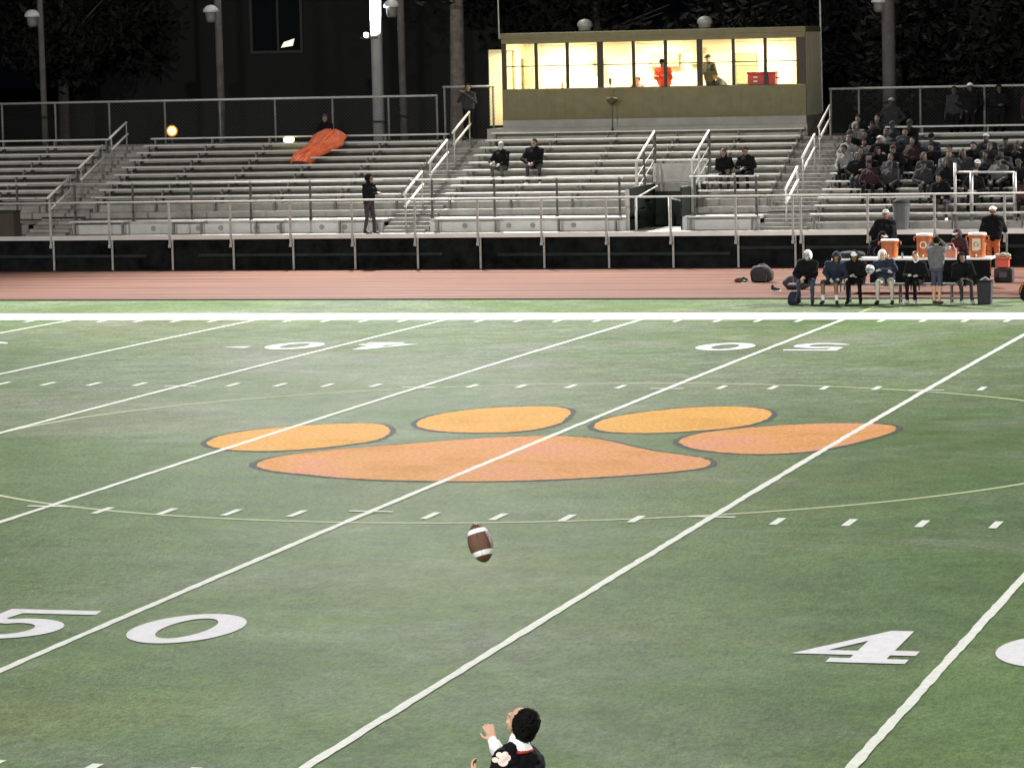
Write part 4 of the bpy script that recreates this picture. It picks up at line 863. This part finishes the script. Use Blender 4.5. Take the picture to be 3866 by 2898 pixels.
def drink_cooler(label, x, h, r_, mark):
    c = thing('drink_cooler', label, 'drinks cooler', (x, 33.0, TT), 0, 'orange drinks coolers on the table')
    m = MB(); m.lathe([(r_ * .86, 0), (r_ * .9, .015), (r_ * .94, h * .5), (r_ * .98, h * .86), (r_ * 1.08, h * .87), (r_ * 1.08, h * .91), (r_, h * .915), (r_, h * .93)], (0, 0, 0), 28); b = m.build('barrel', ORP, c, smooth=False)
    m = MB(); m.lathe([(r_ * 1.0, h * .931), (r_ * 1.03, h * .94), (r_ * 1.03, h * .99), (r_ * .95, h * 1.02), (r_ * .4, h * 1.03), (.01, h * 1.03)], (0, 0, 0), 28); m.build('lid', WHP, c)
    for s_ in (-1, 1):
        m = MB(); m.bar((s_ * r_ * 1.0, 0, h * .88), (s_ * r_ * 1.3, 0, h * .86), .05, .03); m.bar((s_ * r_ * 1.28, 0, h * .86), (s_ * r_ * 1.24, 0, h * .72), .05, .025); m.build('handle', ORP, c)
    m = MB(); m.tube((0, -r_ * .88, .06), (0, -r_ * 1.15, .06), .02, n=8); m.tube((0, -r_ * 1.1, .07), (0, -r_ * 1.1, .025), .014, n=8); m.build('spigot', WHP, c)
    def curved(pts, rr, name, m_):        # flat outline wrapped round the barrel
        q = MB(); tri = tessellate_polygon([[Vector((*p, 0)) for p in lp] for lp in pts]); vs = [p for lp in pts for p in lp]
        q.add([(rr * math.sin(u / rr), -rr * math.cos(u / rr), v) for u, v in vs], [tuple(t_) for t_ in tri]); return q.build(name, m_, c)
    R_ = r_ * .985 + .004
    zc = h * .55; k = r_ / .2
    if mark == 'disc' or mark == 'plate':
        if mark == 'disc': curved([[(.088 * k * math.cos(i * .2618), zc + .088 * k * math.sin(i * .2618)) for i in range(24)]], R_, 'logo_disc', WHP)
        else:
            q = MB(); n_ = 12
            for i in range(n_ + 1):
                u = -.1 * k + .2 * k * i / n_; q.v += [(R_ * math.sin(u / R_), -R_ * math.cos(u / R_), zc - .15 + .03 * max(0, u * 8)), (R_ * math.sin(u / R_), -R_ * math.cos(u / R_), zc + .14)]
            q.f = [(2 * i, 2 * i + 2, 2 * i + 3, 2 * i + 1) for i in range(n_)]; q.m = [0] * n_; q.build('logo_plate', mat('cream_plate', (.66, .62, .48), .5), c)
        r1, r0 = .062 * k, .036 * k
        G_ = [(r1 * math.cos(R(a)), zc + r1 * math.sin(R(a))) for a in range(52, 346, 14)] + [(r1 * .99, zc + .012), (-.002, zc + .012), (-.002, zc - .010), (r0 * .95, zc - .010)] + [(r0 * math.cos(R(a)), zc + r0 * math.sin(R(a))) for a in range(332, 51, -14)]
        curved([G_], R_ + .003, 'logo_letter', ORP)
    else: curved([[(-.085, zc + .045), (0, zc + .06), (.085, zc + .03), (.09, zc - .03), (0, zc - .04), (-.09, zc - .02)]], R_, 'logo_patch', mat('faded_label', (.42, .20, .16), .6))
    return c
drink_cooler('shorter orange drinks cooler with a faded label, leftmost on the table', -.5, .44, .215, 'patch')
drink_cooler('tall orange drinks cooler with a white disc lettered G', .35, .57, .2, 'disc')
drink_cooler('tall orange drinks cooler with a cream plate, rightmost on the table', 1.64, .58, .215, 'plate')
bc = thing('bottle_carrier', 'pinkish orange bottle carrier with a handle between the tall coolers', 'bottle carrier', (.97, 33.0, TT))
PK = mat('pink_orange_plastic', (.52, .17, .11), .5, 0, .12, 8)
m = MB(); m.box(-.15, .15, -.1, .1, 0, .16); m.box(-.16, .16, -.11, .11, .16, .185); m.build('tray', PK, bc, bevel=.008)
m = MB(); m.tube((-.13, 0, .17), (-.07, 0, .33), .013, n=8); m.tube((.13, 0, .17), (.07, 0, .33), .013, n=8); m.tube((-.07, 0, .33), (.07, 0, .33), .013, n=8); m.build('handle', PK, bc)
for i in (-1, 0, 1):
    m = MB(); m.lathe([(.035, .165), (.037, .24), (.03, .26), (.012, .27), (.01, .295)], (i * .09, -.045, 0), 12); m.build('bottle', mat('squeeze_bottle', (.30, .12, .09), .4) if i else WHP, bc, smooth=True)
def small_bottle(label, x, y, h, r_, m_, z=TT):
    b = thing('bottle', label, 'bottle', (x, y, z)); m = MB(); m.lathe([(r_, 0), (r_, h * .7), (r_ * .45, h * .82), (r_ * .42, h * .9)], (0, 0, 0), 12); m.build('body', m_, b, smooth=True)
    m = MB(); m.lathe([(r_ * .5, h * .901), (r_ * .5, h)], (0, 0, 0), 10); m.build('cap', DARKST, b)
small_bottle('small pale bottle right of the shorter cooler', -.17, 32.85, .15, .028, LGREY)
small_bottle('small white bottle right of the bottle carrier', 1.27, 32.85, .13, .03, WHP)
small_bottle('cream cup like bottle close beside the bottle carrier', 1.19, 32.9, .17, .032, CREAM)
def blob_bag(name, label, cat, loc, r_, m_, parts=(), seed=0, group=None, rz=0):
    t_ = thing(name, label, cat, loc, rz, group); vs, fs = icos((0, 0, 0), Matrix.Identity(3), 3); out = []
    for v in vs:
        k = 1 + .16 * noise.noise(v * 2 + Vector((seed, 0, 0))) + .05 * noise.noise(v * 7); p = Vector((math.copysign(abs(v.x) ** .7, v.x) * r_[0], math.copysign(abs(v.y) ** .7, v.y) * r_[1], math.copysign(abs(v.z) ** .75, v.z) * r_[2])) * k
        p.x *= 1 - .25 * max(0, p.z / r_[2]); p.z = max(p.z + r_[2] * .92, 0); out.append(p)
    mb = MB(); mb.add(out, fs); mb.build('body', m_, t_, smooth=True)
    for nm, mm, a, b, w_ in parts: q = MB(); q.bar(a, b, *w_); q.build(nm, mm, t_, bevel=.01)
    return t_
DKB = mat('dark_bag', (.032, .026, .026), .8, 0, .3, 6)
blob_bag('backpack', 'dark upright backpack on the red track left of the bench', 'backpack', (-4.45, 36.5, -.097), (.31, .2, .23), DKB, (('handle', GREY, (-.09, 0, .44), (.09, 0, .47), (.03, .03)), ('pocket', CHAR, (-.16, -.2, .12), (.16, -.2, .12), (.05, .18))), 1, 'bags left on the track')
blob_bag('backpack', 'dark purple bag on the track close behind the bench end', 'backpack', (-3.0, 33.9, -.097), (.34, .2, .2), mat('plum_bag', (.05, .028, .036), .8, 0, .3, 6), (('strap', GREY, (-.05, -.2, .08), (-.05, -.2, .3), (.04, .02)),), 5, 'bags left on the track')
blob_bag('sports_bag', 'low reddish brown bag at the left end of the things on the track', 'bag', (-5.0, 36.5, -.097), (.17, .12, .07), mat('rust_bag', (.13, .045, .03), .8, 0, .3, 6), (('strap', BLACK, (-.1, 0, .12), (.1, 0, .12), (.03, .02)),), 9, 'bags left on the track')
blob_bag('sports_bag', 'brown heap of a bag at the track edge beside the fence legs', 'bag', (-3.75, 38.6, -.097), (.3, .16, .1), mat('brown_bag', (.085, .04, .025), .8, 0, .4, 6), (('strap', CREAM, (-.2, -.13, .05), (-.17, -.13, .18), (.03, .02)), ('strap', CREAM, (.1, -.14, .05), (.12, -.14, .2), (.03, .02))), 13, 'bags left on the track')
def boot(label, loc, rz, m_):
    t_ = thing('cleat', label, 'shoe', loc, rz, 'shoes left on the track'); me = body_mesh('upper', [('c', Vector((0, .0, .05)), Vector((0, -.17, .04)), .045, .032, 'shoe'), ('c', Vector((0, .02, .05)), Vector((0, .02, .12)), .042, .038, 'shoe')], .008, dict(shoe=m_)); add_child('upper', me, t_)
    m = MB(); m.box(-.042, .042, -.2, .06, 0, .014); m.build('sole', WHITEF, t_, bevel=.01)
boot('dark shoe with white sole lying nearest the bench end on the track', (-3.48, 33.35, -.095), R(70), DARK)
boot('dark shoe with pale heel beside the upright backpack', (-4.85, 36.15, -.095), R(30), DARK)
rb = thing('sports_bag', 'dark duffel bag standing under the red tub right of the table', 'bag', (1.82, 36.1, -.097))
m = MB(); m.box(-.24, .24, -.18, .18, 0, .37); m.build('body', DKB, rb, bevel=.06); m = MB(); m.bar((-.1, -.185, .2), (.1, -.185, .2), .02, .14); m.build('pocket', GREY, rb, bevel=.01)
rt = thing('tub', 'red plastic tub of pale towels on the duffel bag', 'tub', (1.8, 36.1, .278))
m = MB(); m.box(-.15, .15, -.12, .12, 0, .2); m.box(-.19, .19, -.15, .15, .2, .235); m.build('tub_body', mat('red_tub', (.50, .07, .035), .45, 0, .12, 6), rt, bevel=.02)
for i, (x, z, r_) in enumerate(((-.13, .29, .075), (.0, .31, .08), (.12, .29, .07), (-.2, .26, .06))):
    vs, fs = icos((x, 0, z), Matrix.Diagonal((r_ * 1.2, r_, r_ * .8)), 2); m = MB(); m.add([v + Vector((.02 * noise.noise(v * 30),) * 3) for v in vs], fs); m.build('towel', mat('tan_towel', (.36, .33, .24), .9, 0, .2, 9), rt, smooth=True)
bi = thing('waste_bin', 'tall dark bin with lifted lid at the right end of the bench', 'bin', (2.44, 28.85, -.097))
m = MB(); m.add([(-.15, -.14, 0), (.15, -.14, 0), (.15, .14, 0), (-.15, .14, 0), (-.165, -.16, .52), (.165, -.16, .52), (.165, .16, .52), (-.165, .16, .52)], [(0, 3, 2, 1), (4, 5, 6, 7), (0, 1, 5, 4), (1, 2, 6, 5), (2, 3, 7, 6), (3, 0, 4, 7)]); m.build('bin_body', CHAR, bi, bevel=.02)
m = MB(); m.box(-.18, .18, -.175, .175, .521, .555); m.build('lid', BLACK, bi, bevel=.012); m = MB(); m.tube((-.1, -.05, .555), (.02, -.05, .62), .018, n=8); m.tube((.02, -.05, .62), (.12, -.05, .555), .018, n=8); m.build('handle', LGREY, bi)
blob_bag('backpack', 'black and orange bag cut by the right edge of the view', 'backpack', (3.32, 29.7, -.097), (.22, .15, .25), BLACK, (('strap', ORANGEF, (-.18, -.14, .2), (-.1, -.15, .42), (.05, .03)),), 17)
blob_bag('sports_bag', 'dark blue bag at the feet of the bench end person', 'bag', (-2.02, 28.72, -.097), (.13, .12, .17), NAVY, (('strap', GREY, (.08, -.1, .1), (.13, -.12, .28), (.04, .02)),), 21)
blob_bag('sports_bag', 'pile of dark gear with grey highlights on the left end of the table', 'bag', (-1.45, 33.0, TT), (.34, .2, .09), CHAR, (('strap', LGREY, (-.15, -.18, .13), (.05, -.18, .15), (.04, .02)),), 25)
hm = thing('helmet', 'white helmet with black face bars held beside the cream trousers', 'helmet', (-.24, 28.93, .62))
me = cap_mesh('shell', WHP, (0, 0, .09), (.105, .125, .115), None, (0, 0, 0), 0, lambda d: d.y < -.35 and d.z < .25); add_child('shell', me, hm)
m = MB()
for z in (.03, .07): m.tube((-.09, -.07, z), (0, -.15, z - .01), .007, n=6); m.tube((0, -.15, z - .01), (.09, -.07, z), .007, n=6)
m.tube((0, -.15, .02), (0, -.12, .14), .007, n=6); m.build('face_bars', BLACK, hm)

# --- people on the bleachers (individual ones)
person('person in dark hoodie walking along the front walkway', stand(.04, 'front', .1), slots(BLACK, mat('dark_purple_cloth', (.03, .022, .026), .85), SKIN3), (-17.2, 42.95, .86), R(70), [('hood', BLACK)], .97, bulk=1.12)
person('grey haired person in black jacket and olive trousers on the centre seats', sit(.12, 'knees', .12), slots(BLACK, OLIVE, HAIRG), (-14.43, 46.99, tz(3)), R(-4), [('hair', HAIRG)], .98, bulk=1.15)
person('dark haired person in black jacket with white shoes on the centre seats', sit(.18, 'knees', .17), slots(BLACK, CHAR, SKIN3, WHITEF), (-13.42, 46.99, tz(3)), R(6), [('hair', HAIRB)], 1.04, bulk=1.22)
person('long haired person in dark top right of the tunnel, nearer to it', sit(.25, 'lap', .1), slots(BLACK, mat('dark_wine', (.035, .014, .014), .85), SKIN3), (-7.62, 46.39, tz(2) - .02), R(8), [('long', HAIRN)], .93, bulk=1.08)
person('dark haired person right of the tunnel, farther from it', sit(.2, 'lap', .14), slots(BLACK, BLACK, SKIN3, sleeve=CHAR), (-6.98, 46.39, tz(2) - .02), R(-5), [('hair', HAIRB)], .97, bulk=1.15)
person('person holding up a camera on the top landing left of the booth', stand(0, 'phone'), slots(CHAR, BLACK, SKIN3, sleeve=GREY), (-16.65, 51.0, 3.24 + .02), R(-15), [('hair', HAIRB)], .98, bulk=1.1)
person('dim person sitting behind the orange blanket on the top left seats', sit(.1, 'lap', .12), slots(BLACK, BLACK, SKIN3), (-20.9, 49.99, tz(8) - .1), R(0), [('hair', HAIRN)], .92, bulk=1.1)
# orange blanket slung over the seat rows
mb = MB(); NU, NV = 40, 40
BND = [(0, -20.86, -20.30), (.12, -21.12, -20.06), (.4, -21.16, -20.05), (.55, -21.28, -20.30), (.75, -21.45, -20.62), (.9, -21.44, -20.75), (1, -21.36, -20.78)]
def bnd(v):
    for (v0, a0, b0), (v1, a1, b1) in zip(BND, BND[1:]):
        if v <= v1 + 1e-9: t_ = (v - v0) / (v1 - v0); return a0 + (a1 - a0) * t_, b0 + (b1 - b0) * t_
for j in range(NV + 1):
    v = j / NV; a, b = bnd(v); y = 49.72 - 1.5 * v; z = 3.66 - .90 * v
    for i in range(NU + 1):
        u = i / NU * 2 - 1; edge = max(0, 1 - u * u)
        f1 = 1 - abs(noise.noise(Vector((u * 1.5 - v * 1.2, v * 1.6, 3)))) * 2; f2 = 1 - abs(noise.noise(Vector((u * 3.2 + v * 2.5, v * 3 - u, 9)))) * 2; n3 = noise.noise(Vector((u * 7, v * 9, 5)))
        w_ = edge ** .5 * math.sin(min(1, v * 6 + .1) * 1.57)
        mb.v.append(((a + b) / 2 + u * (b - a) / 2 + .03 * n3, y - (.30 * edge ** .6 + .13 * f1 + .07 * f2) * (.35 + .65 * w_), z + .04 * f2 - .10 * (1 - edge) ** 2))
for j in range(NV):
    for i in range(NU): a = j * (NU + 1) + i; mb.f.append((a, a + 1, a + NU + 2, a + NU + 1)); mb.m.append(0)
bk = mb.build('blanket', mat('orange_blanket', (.72, .15, .06), .65, 0, .2, 4), smooth=True); so = bk.modifiers.new('s', 'SOLIDIFY'); so.thickness = .025
tag(bk, 'crumpled orange blanket slung over the upper left seats', 'blanket')
# people in the booth
person('person in red jacket leaning on the booth counter', stand(.2, 'front'), slots(mat('bright_red_fabric', (.62, .06, .03), .7, 0, .1, 5), BLACK, SKIN2), (-10.62, 51.55, 4.0), R(-20), [('hair', HAIRB), ('beanie', BLACK)], .90, bulk=1.6)
person('person in dark olive jacket behind the seventh booth window', stand(.1, 'front'), slots(OLIVE, CHAR, SKIN), (-9.22, 51.6, 4.0), R(-40), [('cap', OLIVE)], .96, bulk=1.2)
person('person bending low in the seventh booth window, brown hair', sit(.7, 'knees', .12), slots(GREY, CHAR, SKIN2), (-8.68, 51.7, 4.05), R(-50), [('hair', HAIRN)], .88, head_fwd=(0, -1, -.6))
person('small person peeping over the sill of the fourth booth window', sit(.3, 'lap', .12), slots(mat('dusty_rose', (.45, .25, .22), .8), CHAR, SKIN), (-11.55, 51.75, 4.0), R(30), [('hair', HAIRN)], .82)

# --- the crowd in the right-hand seats: a few prototypes, then copies dressed one by one
protos = []
for jj, gk in ((sit(.1, 'lap'), 'hair'), (sit(.25, 'knees', .16), 'hair'), (sit(.15, 'cross', .11), 'beanie'), (sit(.05, 'lap', .1), 'long'), (sit(.3, 'clap', .13), 'hood'), (sit(.2, 'lap', .15), 'cap'), (sit(.45, 'knees', .18), 'hair'), (sit(.3, 'cross', .1), 'cap'), (sit(.15, 'clap', .14), 'hair'), (sit(.2, 'lap', .08), 'long'), (sit(.5, 'lap', .12), 'hood'), (sit(.05, 'knees', .16), 'beanie')):
    s_ = .97; J = scaleJ(vary(jj, len(protos) + 40, 25, 10, .07), s_); hf_ = look(len(protos) + 7); me = body_mesh('person', body_parts(J, s_, 1.14 + .02 * (len(protos) % 4), True, head_fwd=hf_), .02, slots(BLACK, BLACK, SKIN3)); protos.append((me, gk, J['head'], head_mat(hf_)))
sprotos = []
for jj, gk in ((stand(.0, 'down'), 'hair'), (stand(.05, 'hips'), 'cap'), (stand(.05, 'front'), 'hood')):
    J = scaleJ(jj, .99); me = body_mesh('person', body_parts(J, .99, 1.14, True), .02, slots(BLACK, BLACK, SKIN3)); sprotos.append((me, gk, J['head'], None))
slotn = list(slots(BLACK, BLACK).keys())
geom = {}
def gear_copy(pr, gk, m_, parent):
    key = (pr[0].name, gk)
    if key not in geom:
        o = headgear(gk, m_, pr[2], parent, pr[3]); geom[key] = o
    else:
        src = geom[key]; o = src.copy(); col.objects.link(o); o.parent = parent
        for c_ in src.children:
            d_ = c_.copy(); col.objects.link(d_); d_.parent = o; d_.material_slots[0].link = 'OBJECT'; d_.material_slots[0].material = m_
    o.material_slots[0].link = 'OBJECT'; o.material_slots[0].material = m_
DNAVY = mat('shaded_navy', (.009, .011, .019), .9, 0, .3, 9, .1); DMAR = mat('shaded_maroon', (.024, .008, .009), .9, 0, .3, 9, .1); DCH = mat('shaded_charcoal', (.020, .020, .022), .9, 0, .3, 9, .1); DGR = mat('shaded_grey', (.075, .075, .078), .9, 0, .3, 9, .1)  # darker copies of the fabrics, shade on the crowd put into the colour
TOPS = [(BLACK, 'black'), (BLACK, 'black'), (DCH, 'charcoal'), (DNAVY, 'navy'), (BLACK, 'black'), (DGR, 'grey'), (BLACK, 'black'), (DCH, 'charcoal'), (BLACK, 'black'), (DMAR, 'maroon'), (mat('shaded_pale', (.17, .17, .165), .9, 0, .2, 9, .2), 'pale grey')]
ORD = ['first', 'second', 'third', 'fourth', 'fifth', 'sixth', 'seventh', 'eighth', 'ninth', 'tenth', 'eleventh', 'twelfth', 'thirteenth', 'fourteenth', 'fifteenth']
def spectator(pr, label, x, y, z, rz, top, pants, skin, gk, gm, group, shoe=DARK):
    o = bpy.data.objects.new('person', pr[0]); col.objects.link(o); o.location = (x, y, z); o.rotation_euler = (0, 0, rz); s_ = rng.uniform(.94, 1.05); o.scale = (s_, s_, s_)
    for i, k in enumerate(slotn):
        mm = {'top': top, 'sleeve': top, 'collar': top, 'pants': pants, 'skin': skin, 'lip': skin, 'hand': skin, 'shin': skin, 'shoe': shoe}.get(k)
        if mm: o.material_slots[i].link = 'OBJECT'; o.material_slots[i].material = mm
    gear_copy(pr, gk, gm, o); tag(o, label, 'person', group); return o
SK = [mat('skin_pale_shaded', (.15, .105, .085), .7), mat('skin_shaded', (.07, .045, .035), .7), mat('skin_mid_shaded', (.11, .075, .06), .7)]  # skin tones darkened so the unlit crowd reads as silhouettes
rows = {6: (-4.35, -3.3), 5: (-4.3, -2.5), 4: (-4.35, -2.3), 3: (-4.35, 2.0), 2: (-4.2, 2.2), 1: (-3.9, 2.2), 0: (-3.3, 2.3)}
skip = {(3, 6), (3, 7), (2, 4), (1, 3), (0, 2), (3, 10), (0, 5), (1, 9)}
for k, (xa, xb) in rows.items():
    x = xa + .15; idx = 0; cnt = 0
    while x < xb:
        if (k, idx) not in skip:
            pr = rng.choice(protos); (tm, tn) = rng.choice(TOPS); gk = pr[1]
            gm = {'hair': rng.choice([HAIRB, HAIRB, HAIRN]), 'long': rng.choice([HAIRB, HAIRN]), 'beanie': rng.choice([BLACK, CHAR, MAROON]), 'hood': tm, 'cap': rng.choice([LGREY, BLACK, DCH])}[gk]
            hw = {'hair': 'short hair', 'long': 'long hair', 'beanie': 'beanie', 'hood': 'hood up', 'cap': 'cap'}[gk]
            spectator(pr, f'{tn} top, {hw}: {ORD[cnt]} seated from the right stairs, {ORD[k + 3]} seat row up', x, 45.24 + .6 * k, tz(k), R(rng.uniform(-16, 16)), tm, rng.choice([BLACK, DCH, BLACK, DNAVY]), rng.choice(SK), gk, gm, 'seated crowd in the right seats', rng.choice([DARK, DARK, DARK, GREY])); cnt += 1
        idx += 1; x += rng.uniform(.44, .56)
for (k, x, pi_, top, gk, gm, lb, pants, shoe) in ((4, 1.02, 5, BLACK, 'cap', WHITEF, 'person in a white cap and black top, high in the right seats', BLACK, DARK),
        (-2, -1.0, 1, BLACK, 'hair', HAIRB, 'person in black with pale shoes low in the right seats', CHAR, WHITEF), (-2, 1.25, 6, MAROON, 'hair', HAIRG, 'grey haired person in maroon low at the right edge', BLACK, DARK),
        (-1, -.25, 0, BLACK, 'hair', HAIRB, 'person in black just below the crowd beside the guard post', BLACK, DARK)):
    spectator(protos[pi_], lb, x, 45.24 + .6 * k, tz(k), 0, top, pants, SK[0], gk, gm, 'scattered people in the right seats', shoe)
for (x, pi_, top, gm, lb) in ((-1.75, 0, DCH, HAIRB, 'dim person in charcoal standing at the back fence of the right seats'), (-1.3, 1, BLACK, WHITEF, 'person in a white cap standing at the back fence'),
        (-.45, 2, BLACK, BLACK, 'hooded person in black standing at the back fence'), (.45, 0, DMAR, HAIRN, 'person in maroon standing at the back fence near the right edge'), (-3.6, 1, DCH, LGREY, 'person in charcoal and pale cap standing at the back fence above the crowd')):
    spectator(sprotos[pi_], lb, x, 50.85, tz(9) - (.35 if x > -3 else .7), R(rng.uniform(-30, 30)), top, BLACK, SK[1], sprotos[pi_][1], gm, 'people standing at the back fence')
br = thing('waste_barrel', 'dark grey round bin on the front walkway of the right seats', 'bin', (-1.98, 43.05, .86))
m = MB(); m.lathe([(.19, 0), (.22, .35), (.235, .66), (.25, .68), (.25, .72), (.23, .72)], (0, 0, 0), 20); m.build('barrel', mat('grey_bin', (.075, .08, .082), .6, 0, .2, 4), br); m = MB(); m.lathe([(.24, .721), (.22, .8), (.1, .86), (.01, .87)], (0, 0, 0), 20); m.build('lid', CHAR, br, smooth=True)
bx = thing('waste_bin', 'brown square bin on the walkway at the left edge', 'bin', (-28.3, 42.75, .86))
m = MB(); m.box(-.33, .33, -.25, .25, 0, .72); m.build('bin_body', mat('brown_bin', (.05, .04, .032), .7, 0, .2, 4), bx, bevel=.02); m = MB(); m.box(-.35, .35, -.27, .27, .721, .78); m.build('lid', CHAR, bx, bevel=.02)

# --- the ball and the player about to catch it
bal = thing('football', 'brown football with two white stripes tumbling in the air', 'ball', (7.6236, -28.2, 2.568))
ax = (Vector((7.6713, -28.23, 2.4392)) - Vector((7.5838, -28.17, 2.7012))).normalized()
bal.rotation_euler = ax.to_track_quat('Z', 'X').to_euler()
LEA = mat('pebbled_leather', (.115, .052, .028), .5, 0, .25, 160, .5, .5)
def bprof(z): u = abs(z) / .141; return .0855 * max(0.001, (1 - u ** 2.05)) ** .62
def bandlathe(z0, z1, grow, n=9): return [(bprof(z0 + (z1 - z0) * i / n) + grow, z0 + (z1 - z0) * i / n) for i in range(n + 1)]
m = MB(); m.lathe(bandlathe(-.1405, .1405, 0, 32), n=32); m.build('leather', LEA, bal, smooth=True)
for z0 in (-.096, .063):
    m = MB(); pr = bandlathe(z0, z0 + .033, .0012, 6)
    vs = []; nn = 24; a0, a1 = R(-175), R(135)
    for r_, z in pr:
        for i in range(nn + 1): t_ = a0 + (a1 - a0) * i / nn; vs.append((r_ * math.cos(t_), r_ * math.sin(t_), z))
    m.add(vs, [(k * (nn + 1) + i, k * (nn + 1) + i + 1, (k + 1) * (nn + 1) + i + 1, (k + 1) * (nn + 1) + i) for k in range(6) for i in range(nn)]); m.build('stripe', WHITEF, bal, smooth=True)
for i in range(4):
    m = MB(); t_ = R(45 + 90 * i); pts = [(Vector(((bprof(z) + .0003) * math.cos(t_), (bprof(z) + .0003) * math.sin(t_), z))) for z in [-.135 + .27 * j / 20 for j in range(21)]]
    for a, b in zip(pts, pts[1:]): m.bar(a, b, .0022)
    m.build('seam', DARK, bal)
m = MB(); t_ = R(155)
for j in range(8):
    z = -.045 + .0128 * j; r_ = bprof(z) + .002; p = Vector((r_ * math.cos(t_), r_ * math.sin(t_), z)); s_ = Vector((-math.sin(t_), math.cos(t_), 0)) * .012; m.bar(p - s_, p + s_, .004)
m.bar((bprof(-.05) * math.cos(t_) * 1.02, bprof(-.05) * math.sin(t_) * 1.02, -.05), (bprof(.05) * math.cos(t_) * 1.02, bprof(.05) * math.sin(t_) * 1.02, .05), .004); m.build('laces', WHITEF, bal)

RZ = R(-122); RW = Matrix.Rotation(RZ, 3, 'Z'); RI = RW.inverted(); root = Vector((8.03, -28.47, -.125))
LW_ = lambda x, y, z: tuple(RI @ (Vector((x, y, z)) - root))      # world point -> player's own frame
LD = lambda x, y, z: tuple(RI @ Vector((x, y, z)))
J = stand(.04, 'down', .12); J = scaleJ(J, .92)
J['head'] = LW_(7.965, -28.495, 1.385); J['neck'] = LW_(7.955, -28.50, 1.235); J['chest'] = LW_(7.96, -28.48, 1.03)
J['shL'] = LW_(7.875, -28.63, 1.15); J['shR'] = LW_(7.955, -28.37, 1.15)
J['elR'] = LW_(7.79, -28.19, .95); J['wrR'] = LW_(7.688, -28.218, 1.185); J['hdR'] = LD(-.32, .1, .95); J['pmR'] = LD(-.55, .8, .15)
J['elL'] = LW_(7.80, -28.70, .93); J['wrL'] = LW_(7.66, -28.50, .985); J['hdL'] = LD(-.6, .45, .75); J['pmL'] = LD(-.1, .5, .8)
hf = LD(-.74, .48, .44); HM = head_mat(hf)
JER = mat('black_jersey', (.006, .006, .0075), .85, 0, .35, 30, .3, .1); WUN = mat('white_undershirt', (.84, .84, .84), .75, 0, .04, 12)
P = body_parts(J, .94, 1.08, True, bare=False, sleeve='sleeve', curl=.8, head_fwd=hf)
P = [q for q in P if q[-1] != 'collar']
nk, hd = Vector(J['neck']), Vector(J['head'])
P.append(('c', nk - Vector((0, 0, .03)), nk + (hd - nk) * .12, .094, .070, 'collar'))
chv = Vector(J['chest']); P.append(('e', chv + Vector((0, .0, .02)), Matrix.Diagonal((.205, .135, .19)), 'top')); P.append(('e', chv + Vector((0, .01, -.17)), Matrix.Diagonal((.175, .13, .2)), 'top'))
for sd in 'LR': P.append(('e', Vector(J['sh' + sd]) * .75 + chv * .25, Matrix.Diagonal((.105, .105, .10)), 'top'))
P.append(('c', Vector(J['elR']), Vector(J['elR']).lerp(Vector(J['wrR']), .88), .060, .050, 'sleeve'))
for q in range(16):
    a = 2 * math.pi * q / 16; P.append(('c', nk + Vector((.094 * math.cos(a), .088 * math.sin(a), -.045)), nk + Vector((.094 * math.cos(a + .4), .088 * math.sin(a + .4), -.045)), .0125, .0125, 'trim' if .4 < a < 2.8 else 'top'))
sl = slots(JER, mat('white_pants', (.7, .7, .68), .7), SKIN, DARK, sleeve=WUN, collar=WUN, hand=SKIN, trim=REDF)
me = body_mesh('person', P, .0062, sl, smooth=5, wrinkle=.008)
pl = bpy.data.objects.new('person', me); col.objects.link(pl); pl.location = root; pl.rotation_euler = (0, 0, RZ)
tag(pl, 'player in black jersey with curly black hair looking up at the ball', 'person')
hm_ = cap_mesh('hair', HAIRB, (0, .060, .022), (.092, .088, .106), HM, J['head'], .17, None, 4, 1300, 5, 14, (((0, .5, -1), .30), ((0, .3, 1), .10), ((0, -1, .5), -.16))); add_child('hair', hm_, pl)
# paw badge on the near shoulder, draped on the jersey
bvh = BVHTree.FromPolygons([v.co for v in me.vertices], [p.vertices for p in me.polygons])
cw = Vector(LW_(7.895, -28.70, 1.165)); vd = Vector(LD(-.28, .955, -.095)).normalized(); up = Vector((0, 0, 1)); up = (up - vd * up.dot(vd)).normalized(); rt_ = vd.cross(up)
lobes = [[(x * 1.35, y * 1.35) for x, y in lp] for lp in (ell(.004, -.014, .026, .024, 20), ell(-.034, -.006, .018, .013, 14), ell(-.014, .018, .016, .013, 14), ell(.014, .02, .016, .013, 14), ell(.03, .002, .012, .015, 14))]
mb = MB()
for li, lp in enumerate(lobes):
    cx = sum(p[0] for p in lp) / len(lp); cy = sum(p[1] for p in lp) / len(lp); n0 = len(lp); vs = []
    for r_ in (1, .66, .33, 0.001):
        for x, y in lp:
            o_ = cw + rt_ * (cx + (x - cx) * r_) + up * (cy + (y - cy) * r_); h, nrm, _, _ = bvh.ray_cast(o_ - vd * .3, vd)
            vs.append((h + nrm * (.003 + li * .0004)) if h else o_)
    mb.add(vs, [(k * n0 + i, k * n0 + (i + 1) % n0, (k + 1) * n0 + (i + 1) % n0, (k + 1) * n0 + i) for k in range(3) for i in range(n0)])
mb.build('paw_badge', mat('badge_pink_white', (.82, .62, .56), .7, 0, .1, 40), pl, smooth=True)
